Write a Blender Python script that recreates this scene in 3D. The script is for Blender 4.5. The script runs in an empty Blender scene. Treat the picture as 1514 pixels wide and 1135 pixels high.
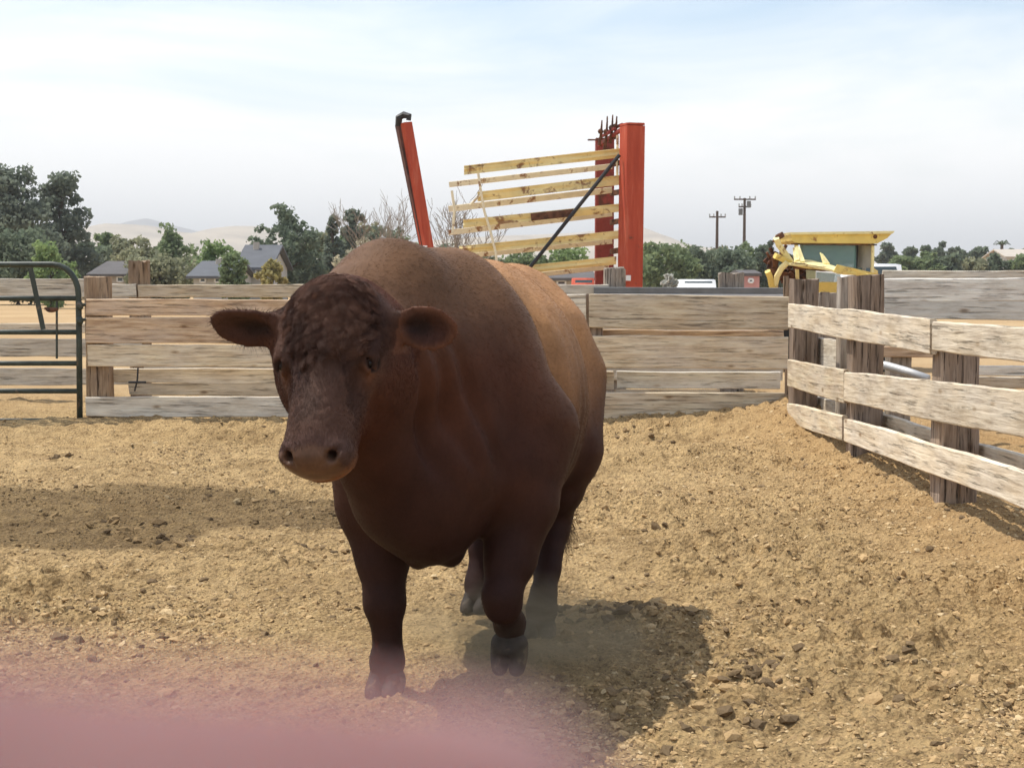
import bpy, bmesh, math, random
import numpy as np
from mathutils import Vector, Matrix

random.seed(7)
RNG = np.random.default_rng(7)
PI = math.pi
scn = bpy.context.scene
COL = scn.collection

# ------------------------------------------------------------------ camera
F = 2200.0            # focal length in photo pixels (1514 wide)
HC = 1.45             # camera height
PITCH = math.atan((567.5 - 415.0) / F)
cam_d = bpy.data.cameras.new('camera')
cam = bpy.data.objects.new('camera', cam_d)
COL.objects.link(cam)
cam.location = (0, 0, HC)
cam.rotation_euler = (PI / 2 - PITCH, 0, 0)
cam_d.sensor_width = 36.0
cam_d.lens = 36.0 * F / 1514.0
cam_d.clip_start = 0.004
cam_d.clip_end = 40000
cam_d.dof.use_dof = True
cam_d.dof.focus_distance = 6.0
cam_d.dof.aperture_fstop = 22.0
scn.camera = cam

# ------------------------------------------------------------------ world, sun, exposure
SUN = Vector((-0.43, 0.20, 1.0)).normalized()      # towards the sun: behind and left, high
sun_el = math.asin(SUN.z)
world = bpy.data.worlds.new('World')
scn.world = world
world.use_nodes = True
nt = world.node_tree
bg = nt.nodes['Background']
sky = nt.nodes.new('ShaderNodeTexSky')
sky.sky_type = 'NISHITA'
sky.sun_disc = False
sky.sun_elevation = sun_el
sky.sun_rotation = math.atan2(SUN.x, SUN.y)
sky.air_density = 1.15
sky.dust_density = 0.9
sky.ozone_density = 1.5
tc = nt.nodes.new('ShaderNodeTexCoord')
mp = nt.nodes.new('ShaderNodeMapping')
mp.inputs['Scale'].default_value = (2.2, 2.2, 9.0)
nz = nt.nodes.new('ShaderNodeTexNoise')
nz.inputs['Scale'].default_value = 1.7
nz.inputs['Detail'].default_value = 7
nz.inputs['Roughness'].default_value = 0.55
nz.inputs['Distortion'].default_value = 0.6
rp = nt.nodes.new('ShaderNodeMapRange')
rp.inputs['From Min'].default_value = 0.36
rp.inputs['From Max'].default_value = 0.66
rp.inputs['To Min'].default_value = 0.0
rp.inputs['To Max'].default_value = 0.66
sp = nt.nodes.new('ShaderNodeSeparateXYZ')
el = nt.nodes.new('ShaderNodeMapRange')           # thin veil thickens towards the horizon
el.inputs['From Min'].default_value = 0.03
el.inputs['From Max'].default_value = 0.17
el.inputs['To Min'].default_value = 0.92
el.inputs['To Max'].default_value = 0.0
ad = nt.nodes.new('ShaderNodeMath'); ad.operation = 'ADD'; ad.use_clamp = True
mx = nt.nodes.new('ShaderNodeMix'); mx.data_type = 'RGBA'
mx.inputs[7].default_value = (7.5, 7.5, 7.4, 1)
nt.links.new(tc.outputs['Generated'], mp.inputs['Vector'])
nt.links.new(mp.outputs['Vector'], nz.inputs['Vector'])
nt.links.new(nz.outputs['Fac'], rp.inputs['Value'])
nt.links.new(tc.outputs['Generated'], sp.inputs['Vector'])
nt.links.new(sp.outputs['Z'], el.inputs['Value'])
nt.links.new(rp.outputs['Result'], ad.inputs[0])
nt.links.new(el.outputs['Result'], ad.inputs[1])
nt.links.new(ad.outputs[0], mx.inputs[0])
nt.links.new(sky.outputs['Color'], mx.inputs[6])
nt.links.new(mx.outputs[2], bg.inputs['Color'])
bg.inputs['Strength'].default_value = 0.115

sd = bpy.data.lights.new('sun', 'SUN')
sd.energy = 3.1
sd.angle = math.radians(0.6)
sd.color = (1.0, 0.95, 0.86)
sun = bpy.data.objects.new('sun', sd)
COL.objects.link(sun)
sun.rotation_euler = SUN.to_track_quat('Z', 'Y').to_euler()
sun.location = (-20, 20, 50)

scn.view_settings.view_transform = 'Standard'
scn.view_settings.look = 'None'
scn.view_settings.gamma = 1
scn.view_settings.use_curve_mapping = False
scn.view_settings.exposure = 0.68

# ------------------------------------------------------------------ helpers
def P(px, py, d):
    """point at world depth Y=d seen at photo pixel (px, py)"""
    u = (px - 757.0) / F
    v = (567.5 - py) / F
    dy = math.cos(PITCH) + v * math.sin(PITCH)
    dz = -math.sin(PITCH) + v * math.cos(PITCH)
    s = d / dy
    return Vector((u * s, d, HC + dz * s))

def hash3(ix, iy, iz, seed):
    with np.errstate(over='ignore'):
        h = (ix.astype(np.uint32) * np.uint32(374761393) + iy.astype(np.uint32) * np.uint32(668265263)
             + iz.astype(np.uint32) * np.uint32(2246822519) + np.uint32(seed * 3266489917 & 0xffffffff))
        h ^= h >> np.uint32(15); h *= np.uint32(2246822519)
        h ^= h >> np.uint32(13); h *= np.uint32(3266489917)
        h ^= h >> np.uint32(16)
    return h.astype(np.float64) / 4294967295.0

def vnoise(p, seed=0):
    """value noise in [-1,1]; p is (N,3)"""
    p = np.asarray(p, dtype=np.float64)
    i = np.floor(p).astype(np.int64)
    f = p - i
    u = f * f * f * (f * (f * 6 - 15) + 10)
    out = 0
    for dx in (0, 1):
        wx = u[:, 0] if dx else 1 - u[:, 0]
        for dy in (0, 1):
            wy = u[:, 1] if dy else 1 - u[:, 1]
            for dz in (0, 1):
                wz = u[:, 2] if dz else 1 - u[:, 2]
                out = out + wx * wy * wz * hash3(i[:, 0] + dx, i[:, 1] + dy, i[:, 2] + dz, seed)
    return out * 2 - 1

def fbm(p, octaves=4, seed=0, gain=0.5, lac=2.03):
    p = np.asarray(p, dtype=np.float64)
    a, s, out = 1.0, 1.0, 0.0
    for o in range(octaves):
        out = out + a * vnoise(p * s + 17.3 * o, seed + o)
        a *= gain; s *= lac
    return out

def sstep(a, b, x):
    t = np.clip((x - a) / (b - a), 0, 1)
    return t * t * (3 - 2 * t)

def new_mesh(name, verts, faces, smooth=False):
    me = bpy.data.meshes.new(name)
    if isinstance(verts, np.ndarray) and isinstance(faces, np.ndarray):
        n = faces.shape[1]
        me.vertices.add(len(verts))
        me.vertices.foreach_set('co', verts.astype(np.float32).ravel())
        me.loops.add(faces.size)
        me.loops.foreach_set('vertex_index', faces.astype(np.int32).ravel())
        me.polygons.add(len(faces))
        me.polygons.foreach_set('loop_start', np.arange(0, faces.size, n, dtype=np.int32))
        try:
            me.polygons.foreach_set('loop_total', np.full(len(faces), n, dtype=np.int32))
        except Exception:
            pass
        me.update(calc_edges=True)
    else:
        me.from_pydata([tuple(v) for v in verts], [], [tuple(f) for f in faces])
    me.polygons.foreach_set('use_smooth', [smooth] * len(me.polygons))
    me.update()
    return me

def link(name, me, mat=None, parent=None, loc=None, rot=None):
    o = bpy.data.objects.new(name, me)
    COL.objects.link(o)
    if mat is not None:
        if len(me.materials) == 0:
            me.materials.append(mat)
    if parent is not None:
        o.parent = parent
    if loc is not None:
        o.location = loc
    if rot is not None:
        o.rotation_euler = rot
    return o

def tag(o, label, cat, group=None):
    o['label'] = label
    o['category'] = cat
    if group:
        o['group'] = group
    return o

def thing(name, label, cat, loc=(0, 0, 0), group=None):
    o = bpy.data.objects.new(name, None)
    COL.objects.link(o)
    o.location = loc
    o.empty_display_size = 0.2
    return tag(o, label, cat, group)

class MB:
    """collects boxes, beams, tubes and sheets; vertices in world space"""
    def __init__(self):
        self.v = []; self.f = []
    def add(self, vs, fs):
        n = len(self.v)
        self.v += [Vector(v) for v in vs]
        self.f += [tuple(i + n for i in f) for f in fs]
    def frame(self, p0, p1, up):
        p0 = Vector(p0); p1 = Vector(p1)
        ax = (p1 - p0)
        L = ax.length
        ax = ax.normalized()
        up = Vector(up)
        side = ax.cross(up)
        if side.length < 1e-4:
            side = ax.cross(Vector((1, 0, 0)))
        side.normalize()
        upv = side.cross(ax).normalized()
        return p0, p1, ax, side, upv, L
    def beam(self, p0, p1, w, h, up=(0, 0, 1), ch=0.12, w2=None, h2=None):
        """chamfered beam; w across, h along up"""
        p0, p1, ax, s, u, L = self.frame(p0, p1, up)
        w2 = w if w2 is None else w2
        h2 = h if h2 is None else h2
        vs = []
        for p, ww, hh in ((p0, w, h), (p1, w2, h2)):
            c = ch * min(ww, hh)
            for a, b in ((-ww/2, -hh/2 + c), (-ww/2, hh/2 - c), (-ww/2 + c, hh/2), (ww/2 - c, hh/2),
                         (ww/2, hh/2 - c), (ww/2, -hh/2 + c), (ww/2 - c, -hh/2), (-ww/2 + c, -hh/2)):
                vs.append(p + s * a + u * b)
        fs = [tuple(range(7, -1, -1)), tuple(range(8, 16))]
        for k in range(8):
            k2 = (k + 1) % 8
            fs.append((k, k2, 8 + k2, 8 + k))
        self.add(vs, fs)
    def box(self, c, size, rz=0.0, ch=0.06):
        c = Vector(c)
        hx = Vector((math.cos(rz), math.sin(rz), 0)) * size[0] / 2
        up = (0, 0, 1)
        self.beam(c - hx, c + hx, size[1], size[2], up, ch)
    def tube(self, pts, r, n=8, caps=True):
        pts = [Vector(p) for p in pts]
        rs = r if isinstance(r, (list, tuple)) else [r] * len(pts)
        vs = []; fs = []
        ref = None
        for k, p in enumerate(pts):
            a = pts[max(k - 1, 0)]; b = pts[min(k + 1, len(pts) - 1)]
            t = (b - a).normalized()
            if ref is None:
                ref = t.orthogonal().normalized()
            ref = (ref - t * ref.dot(t))
            if ref.length < 1e-5:
                ref = t.orthogonal()
            ref.normalize()
            bt = t.cross(ref)
            for j in range(n):
                an = 2 * PI * j / n
                vs.append(p + (ref * math.cos(an) + bt * math.sin(an)) * rs[k])
        for k in range(len(pts) - 1):
            for j in range(n):
                j2 = (j + 1) % n
                fs.append((k * n + j, k * n + j2, (k + 1) * n + j2, (k + 1) * n + j))
        if caps:
            fs.append(tuple(range(n - 1, -1, -1)))
            m = (len(pts) - 1) * n
            fs.append(tuple(range(m, m + n)))
        self.add(vs, fs)
    def ball(self, c, r, n=8, m=5, sq=(1, 1, 1)):
        c = Vector(c)
        vs = [c + Vector((0, 0, r * sq[2]))]
        for i in range(1, m):
            th = PI * i / m
            for j in range(n):
                a = 2 * PI * j / n
                vs.append(c + Vector((r * math.sin(th) * math.cos(a) * sq[0], r * math.sin(th) * math.sin(a) * sq[1], r * math.cos(th) * sq[2])))
        vs.append(c - Vector((0, 0, r * sq[2])))
        fs = []
        for j in range(n):
            fs.append((0, 1 + j, 1 + (j + 1) % n))
        for i in range(m - 2):
            for j in range(n):
                a = 1 + i * n
                fs.append((a + j, a + n + j, a + n + (j + 1) % n, a + (j + 1) % n))
        a = 1 + (m - 2) * n
        for j in range(n):
            fs.append((a + j, len(vs) - 1, a + (j + 1) % n))
        self.add(vs, fs)
    def prism(self, pts, d):
        """closed outline pts (world) pushed along vector d"""
        d = Vector(d); n = len(pts)
        vs = [Vector(p) for p in pts] + [Vector(p) + d for p in pts]
        fs = [tuple(range(n - 1, -1, -1)), tuple(range(n, 2 * n))]
        for k in range(n):
            k2 = (k + 1) % n
            fs.append((k, k2, n + k2, n + k))
        self.add(vs, fs)
    def build(self, name, mat, parent=None, smooth=False, origin=None):
        base = Vector((0, 0, 0))
        q = parent
        while q is not None:
            base += Vector(q.location)
            q = q.parent
        o0 = Vector(origin) if origin is not None else base.copy()
        me = new_mesh(name, [v - o0 for v in self.v], self.f, smooth)
        bm = bmesh.new(); bm.from_mesh(me)
        bmesh.ops.recalc_face_normals(bm, faces=bm.faces)
        bm.to_mesh(me); bm.free()
        return link(name, me, mat, parent, loc=o0 - base)

# ------------------------------------------------------------------ materials
def mat_new(name):
    m = bpy.data.materials.new(name)
    m.use_nodes = True
    t = m.node_tree
    return m, t, t.nodes['Principled BSDF']

def N(t, typ, **kw):
    n = t.nodes.new(typ)
    for k, v in kw.items():
        if k in n.inputs:
            n.inputs[k].default_value = v
        else:
            setattr(n, k, v)
    return n

def ramp(t, stops, interp='LINEAR'):
    r = t.nodes.new('ShaderNodeValToRGB')
    e = r.color_ramp.elements
    while len(e) < len(stops):
        e.new(0.5)
    for i, (p, c) in enumerate(stops):
        e[i].position = p
        e[i].color = (*c, 1) if len(c) == 3 else c
    r.color_ramp.interpolation = interp
    return r

def mixrgb(t, a, b, fac, blend='MIX'):
    m = t.nodes.new('ShaderNodeMix'); m.data_type = 'RGBA'; m.blend_type = blend
    for s, idx in ((a, 6), (b, 7), (fac, 0)):
        if hasattr(s, 'is_output'):
            t.links.new(s, m.inputs[idx])
        elif idx == 0:
            m.inputs[0].default_value = s
        else:
            m.inputs[idx].default_value = (*s, 1)
    return m.outputs[2]

def bump(t, h, strength, dist, bsdf, normal=None):
    b = t.nodes.new('ShaderNodeBump')
    b.inputs['Strength'].default_value = strength
    b.inputs['Distance'].default_value = dist
    t.links.new(h, b.inputs['Height'])
    if normal is not None:
        t.links.new(normal, b.inputs['Normal'])
    t.links.new(b.outputs['Normal'], bsdf.inputs['Normal'])
    return b.outputs['Normal']

def wood_mat(name, light, mid, dark, stain, axis='X', stain_amt=0.5, crack=0.60):
    """weathered timber, grain along the given local axis, each piece different"""
    m, t, b = mat_new(name)
    L = t.links.new
    co = N(t, 'ShaderNodeTexCoord')
    oi = N(t, 'ShaderNodeObjectInfo')
    off = N(t, 'ShaderNodeVectorMath', operation='SCALE'); off.inputs[0].default_value = (37, 91, 53)
    L(oi.outputs['Random'], off.inputs['Scale'])
    ad = N(t, 'ShaderNodeVectorMath', operation='ADD')
    L(co.outputs['Object'], ad.inputs[0]); L(off.outputs[0], ad.inputs[1])
    def stretched(lo, hi):
        mp = N(t, 'ShaderNodeMapping')
        mp.inputs['Scale'].default_value = (lo, hi, hi) if axis == 'X' else (hi, hi, lo)
        L(ad.outputs[0], mp.inputs['Vector'])
        return mp.outputs[0]
    n1 = N(t, 'ShaderNodeTexNoise', Scale=1.0, Detail=8.0, Roughness=0.62, Distortion=0.35)
    L(stretched(2.6, 40), n1.inputs['Vector'])
    n2 = N(t, 'ShaderNodeTexNoise', Scale=1.0, Detail=5.0, Roughness=0.6, Distortion=1.2)
    L(stretched(1.1, 11), n2.inputs['Vector'])
    n3 = N(t, 'ShaderNodeTexNoise', Scale=1.0, Detail=3.0, Roughness=0.5)
    L(stretched(2.0, 5.0), n3.inputs['Vector'])
    n4 = N(t, 'ShaderNodeTexNoise', Scale=1.0, Detail=6.0, Roughness=0.7, Distortion=0.25)
    L(stretched(2.2, 46), n4.inputs['Vector'])
    r1 = ramp(t, [(0.30, dark), (0.45, mid), (0.60, light)])
    L(n1.outputs['Fac'], r1.inputs['Fac'])
    rs = ramp(t, [(0.42, (0, 0, 0)), (0.68, (1, 1, 1))])
    L(n2.outputs['Fac'], rs.inputs['Fac'])
    fs = N(t, 'ShaderNodeMath', operation='MULTIPLY'); fs.inputs[1].default_value = stain_amt
    L(rs.outputs['Color'], fs.inputs[0])
    c1 = mixrgb(t, r1.outputs['Color'], stain, fs.outputs[0])
    rg = ramp(t, [(0.35, (0, 0, 0)), (0.7, (1, 1, 1))])
    L(n3.outputs['Fac'], rg.inputs['Fac'])
    fg = N(t, 'ShaderNodeMath', operation='MULTIPLY'); fg.inputs[1].default_value = 0.45
    L(rg.outputs['Color'], fg.inputs[0])
    grey = tuple(0.55 * (light[0] + light[1] + light[2]) / 3 + 0.45 * x for x in mid)
    c2 = mixrgb(t, c1, grey, fg.outputs[0])
    rc = ramp(t, [(0.35, (1, 1, 1)), (0.43, (0, 0, 0))])
    L(n4.outputs['Fac'], rc.inputs['Fac'])
    fc = N(t, 'ShaderNodeMath', operation='MULTIPLY'); fc.inputs[1].default_value = crack
    L(rc.outputs['Color'], fc.inputs[0])
    c3 = mixrgb(t, c2, tuple(x * 0.28 for x in dark), fc.outputs[0])
    # piece to piece brightness
    hv = N(t, 'ShaderNodeHueSaturation')
    mr = N(t, 'ShaderNodeMapRange'); mr.inputs['To Min'].default_value = 0.82; mr.inputs['To Max'].default_value = 1.14
    L(oi.outputs['Random'], mr.inputs['Value'])
    L(mr.outputs['Result'], hv.inputs['Value'])
    L(c3, hv.inputs['Color'])
    n5 = N(t, 'ShaderNodeTexNoise', Scale=1.0, Detail=5.0, Roughness=0.65)
    L(stretched(2.6, 10.0), n5.inputs['Vector'])
    r5 = ramp(t, [(0.34, (0.74, 0.71, 0.68)), (0.5, (1, 1, 1)), (0.68, (1.12, 1.11, 1.09))])
    L(n5.outputs['Fac'], r5.inputs['Fac'])
    n6 = N(t, 'ShaderNodeTexVoronoi', Scale=1.0)
    L(stretched(2.1, 5.5), n6.inputs['Vector'])
    r6 = ramp(t, [(0.04, (0.32, 0.24, 0.18)), (0.085, (0.75, 0.68, 0.6)), (0.13, (1, 1, 1))])
    L(n6.outputs['Distance'], r6.inputs['Fac'])
    fin = mixrgb(t, hv.outputs['Color'], r5.outputs['Color'], 0.85, 'MULTIPLY')
    fin = mixrgb(t, fin, r6.outputs['Color'], 0.8, 'MULTIPLY')
    L(fin, b.inputs['Base Color'])
    b.inputs['Roughness'].default_value = 0.88
    b.inputs['Specular IOR Level'].default_value = 0.2
    hsum = N(t, 'ShaderNodeMath', operation='SUBTRACT')
    L(n1.outputs['Fac'], hsum.inputs[0]); L(fc.outputs[0], hsum.inputs[1])
    bump(t, hsum.outputs[0], 0.9, 0.009, b)
    return m

def simple_mat(name, col, rough=0.7, metal=0.0, var=0.25, scale=6.0, spec=0.3, dirt=None, dirt_amt=0.5, dirt_scale=3.0, bumpd=0.0):
    """paint or plain stuff with uneven colour and patches of dirt or rust"""
    m, t, b = mat_new(name)
    L = t.links.new
    co = N(t, 'ShaderNodeTexCoord')
    n = N(t, 'ShaderNodeTexNoise', Scale=scale, Detail=6.0, Roughness=0.6)
    L(co.outputs['Object'], n.inputs['Vector'])
    r = ramp(t, [(0.3, tuple(c * (1 - var) for c in col)), (0.7, tuple(min(1, c * (1 + var)) for c in col))])
    L(n.outputs['Fac'], r.inputs['Fac'])
    out = r.outputs['Color']
    if dirt is not None:
        n2 = N(t, 'ShaderNodeTexNoise', Scale=dirt_scale, Detail=8.0, Roughness=0.7, Distortion=0.5)
        L(co.outputs['Object'], n2.inputs['Vector'])
        c = 0.66 - 0.3 * dirt_amt
        r2 = ramp(t, [(c, (0, 0, 0)), (c + 0.07, (1, 1, 1))])
        L(n2.outputs['Fac'], r2.inputs['Fac'])
        out = mixrgb(t, out, dirt, r2.outputs['Color'])
    L(out, b.inputs['Base Color'])
    b.inputs['Roughness'].default_value = rough
    b.inputs['Metallic'].default_value = metal
    b.inputs['Specular IOR Level'].default_value = spec
    if bumpd:
        bump(t, n.outputs['Fac'], 0.6, bumpd, b)
    return m

W_BROWN = wood_mat('wood_warm', (0.746, 0.570, 0.383), (0.570, 0.394, 0.240), (0.306, 0.191, 0.119), (0.394, 0.240, 0.141), stain_amt=0.55)
W_TAN = wood_mat('wood_tan', (0.800, 0.691, 0.493), (0.658, 0.526, 0.350), (0.394, 0.295, 0.191), (0.504, 0.350, 0.218), stain_amt=0.45)
W_GREY = wood_mat('wood_grey', (0.768, 0.702, 0.570), (0.614, 0.537, 0.416), (0.372, 0.317, 0.240), (0.504, 0.394, 0.284), stain_amt=0.4)
W_PALE = wood_mat('wood_pale', (0.746, 0.647, 0.493), (0.625, 0.526, 0.383), (0.394, 0.306, 0.212), (0.526, 0.394, 0.251), stain_amt=0.4, crack=0.65)
W_SILVER = wood_mat('wood_silver', (0.800, 0.800, 0.724), (0.713, 0.680, 0.603), (0.482, 0.438, 0.372), (0.603, 0.537, 0.438), stain_amt=0.3, crack=0.6)
W_POST = wood_mat('post_timber', (0.40, 0.30, 0.22), (0.28, 0.20, 0.14), (0.13, 0.09, 0.062), (0.14, 0.085, 0.05), axis='Z', stain_amt=0.5, crack=0.9)
W_POST_TAN = wood_mat('post_timber_tan', (0.44, 0.31, 0.19), (0.32, 0.21, 0.12), (0.16, 0.10, 0.06), (0.22, 0.13, 0.07), axis='Z', stain_amt=0.5, crack=0.9)
W_POST_GREY = wood_mat('post_timber_grey', (0.42, 0.36, 0.29), (0.30, 0.25, 0.20), (0.17, 0.14, 0.11), (0.25, 0.18, 0.13), axis='Z', stain_amt=0.4, crack=0.9)
M_GATE = simple_mat('gate_paint', (0.035, 0.045, 0.035), 0.5, 0.0, 0.4, 9, 0.4, (0.12, 0.09, 0.06), 0.25, 7)
m, t, b = mat_new('red_paint')
co = N(t, 'ShaderNodeTexCoord')
mp_ = N(t, 'ShaderNodeMapping'); mp_.inputs['Scale'].default_value = (7, 7, 0.8); t.links.new(co.outputs['Object'], mp_.inputs['Vector'])
na = N(t, 'ShaderNodeTexNoise', Scale=1.0, Detail=7.0, Roughness=0.7); t.links.new(mp_.outputs[0], na.inputs['Vector'])
ra_ = ramp(t, [(0.32, (0.36, 0.058, 0.032)), (0.52, (0.45, 0.080, 0.042)), (0.70, (0.52, 0.15, 0.09))]); t.links.new(na.outputs['Fac'], ra_.inputs['Fac'])
nb = N(t, 'ShaderNodeTexNoise', Scale=2.6, Detail=9.0, Roughness=0.75); t.links.new(co.outputs['Object'], nb.inputs['Vector'])
rb_ = ramp(t, [(0.60, (0, 0, 0)), (0.66, (1, 1, 1))]); t.links.new(nb.outputs['Fac'], rb_.inputs['Fac'])
t.links.new(mixrgb(t, ra_.outputs['Color'], (0.17, 0.06, 0.04), rb_.outputs['Color']), b.inputs['Base Color'])
b.inputs['Roughness'].default_value = 0.75; b.inputs['Specular IOR Level'].default_value = 0.2
bump(t, nb.outputs['Fac'], 0.4, 0.02, b)
M_RED = m
M_RED_SHADE = simple_mat('shaded_red_paint', (0.26, 0.055, 0.045), 0.7, 0, 0.25, 3, 0.25, (0.12, 0.05, 0.035), 0.4, 3)  # red paint of the front mast, darkened to paint the rear mast's shade
M_YELLOW = simple_mat('yellow_paint', (0.76, 0.60, 0.27), 0.6, 0, 0.12, 3, 0.3, (0.28, 0.15, 0.07), 0.38, 3.6)
M_YELLOW2 = simple_mat('bleached_yellow_paint', (0.80, 0.72, 0.52), 0.65, 0, 0.12, 4, 0.25, (0.30, 0.16, 0.08), 0.4, 4.0)
M_CABY = simple_mat('cab_yellow_paint', (0.74, 0.56, 0.17), 0.6, 0, 0.14, 4, 0.25, (0.30, 0.15, 0.06), 0.20, 5.5)
M_CABP = simple_mat('cab_pale_yellow_paint', (0.80, 0.70, 0.36), 0.6, 0, 0.14, 4, 0.25, (0.28, 0.15, 0.07), 0.28, 7.0)
M_RUST = simple_mat('rust', (0.13, 0.06, 0.035), 0.85, 0, 0.5, 9, 0.15, (0.05, 0.03, 0.025), 0.5, 6)
M_BLACK = simple_mat('black_metal', (0.02, 0.02, 0.022), 0.5, 0, 0.3, 9, 0.4)
M_DARK = simple_mat('dark_rubber', (0.025, 0.025, 0.025), 0.85, 0, 0.3, 9, 0.2)
M_WHITE = simple_mat('white_paint', (0.78, 0.78, 0.77), 0.4, 0, 0.05, 4, 0.5)
M_GREYP = simple_mat('grey_panel', (0.36, 0.37, 0.35), 0.6, 0, 0.15, 5, 0.3)
M_RAIL = simple_mat('dark_grey_rail', (0.16, 0.165, 0.165), 0.6, 0.0, 0.2, 5, 0.3)
M_STEEL = simple_mat('galvanised_pipe', (0.55, 0.55, 0.54), 0.5, 0.3, 0.1, 8, 0.4)
M_POLE = simple_mat('pole_timber', (0.10, 0.075, 0.06), 0.9, 0, 0.2, 2, 0.15)
M_ROOF_B = simple_mat('blue_grey_roof', (0.125, 0.13, 0.14), 0.95, 0, 0.1, 1.0, 0.1)
M_ROOF_G = simple_mat('grey_roof', (0.12, 0.112, 0.11), 0.9, 0, 0.15, 1.2, 0.1)
M_WALL_W = simple_mat('white_wall', (0.46, 0.45, 0.42), 0.8, 0, 0.06, 1, 0.2)
M_WALL_T = simple_mat('tan_wall', (0.45, 0.40, 0.34), 0.85, 0, 0.08, 1, 0.2)
M_WALL_P = simple_mat('pink_wall', (0.52, 0.27, 0.25), 0.85, 0, 0.12, 1, 0.2)
m, t, b = mat_new('window_glass')
b.inputs['Base Color'].default_value = (0.06, 0.08, 0.085, 1); b.inputs['Roughness'].default_value = 0.08
M_PANE = m
m, t, b = mat_new('dusty_cab_glass')
nn = N(t, 'ShaderNodeTexNoise', Scale=5.0, Detail=4.0)
rr = ramp(t, [(0.3, (0.075, 0.19, 0.19)), (0.7, (0.14, 0.29, 0.28))])
t.links.new(nn.outputs['Fac'], rr.inputs['Fac']); t.links.new(rr.outputs['Color'], b.inputs['Base Color'])
b.inputs['Roughness'].default_value = 0.25
b.inputs['Alpha'].default_value = 0.5
M_CABG = m

def leaf_mat(name, c1, c2, scale=0.6):
    m, t, b = mat_new(name)
    L = t.links.new
    co = N(t, 'ShaderNodeTexCoord')
    n = N(t, 'ShaderNodeTexNoise', Scale=scale, Detail=6.0, Roughness=0.75)
    L(co.outputs['Object'], n.inputs['Vector'])
    r = ramp(t, [(0.32, c1), (0.68, c2)])
    L(n.outputs['Fac'], r.inputs['Fac'])
    L(r.outputs['Color'], b.inputs['Base Color'])
    b.inputs['Roughness'].default_value = 0.7
    b.inputs['Specular IOR Level'].default_value = 0.25
    tr = N(t, 'ShaderNodeBsdfTranslucent')
    L(r.outputs['Color'], tr.inputs['Color'])
    ms = N(t, 'ShaderNodeMixShader'); ms.inputs[0].default_value = 0.5
    L(b.outputs[0], ms.inputs[1]); L(tr.outputs[0], ms.inputs[2])
    L(ms.outputs[0], t.nodes['Material Output'].inputs['Surface'])
    return m
LEAF = {
    'pine': leaf_mat('pine_needles', (0.117, 0.147, 0.114), (0.226, 0.259, 0.191)),
    'green': leaf_mat('green_leaves', (0.137, 0.185, 0.092), (0.266, 0.325, 0.163)),
    'bright': leaf_mat('bright_leaves', (0.168, 0.250, 0.100), (0.304, 0.389, 0.163)),
    'olive': leaf_mat('olive_leaves', (0.206, 0.222, 0.134), (0.372, 0.370, 0.229)),
    'dark': leaf_mat('dark_leaves', (0.108, 0.145, 0.100), (0.215, 0.256, 0.168)),
    'yellowish': leaf_mat('yellowish_leaves', (0.294, 0.267, 0.105), (0.490, 0.407, 0.172)),
    'pale': leaf_mat('pale_leaves', (0.333, 0.332, 0.229), (0.568, 0.517, 0.382)),
    'flower': leaf_mat('white_blossom', (0.35, 0.36, 0.30), (0.75, 0.74, 0.70), 2.5),
}
M_BARK = simple_mat('bark', (0.10, 0.075, 0.055), 0.95, 0, 0.3, 3, 0.1)
M_TWIG = simple_mat('dry_twigs', (0.26, 0.22, 0.18), 0.95, 0, 0.2, 3, 0.1)

# ------------------------------------------------------------------ ground
OB = np.array((-0.23, 5.30))       # bull stands here (between its forefeet)

def dark_patch_mask(x, y):
    """darker soil: a patch on the left"""
    n = fbm(np.stack([x * 1.3, y * 1.3, 0 * x], 1), 4, 41)
    d1 = np.hypot((x + 2.95) / 1.9, (y - 9.3) / 1.45)
    d2 = np.hypot((x + 1.4) / 1.1, (y - 9.2) / 0.7)
    d = np.minimum(d1, d2) + 0.28 * n
    return 1 - sstep(0.72, 1.08, d)

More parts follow.
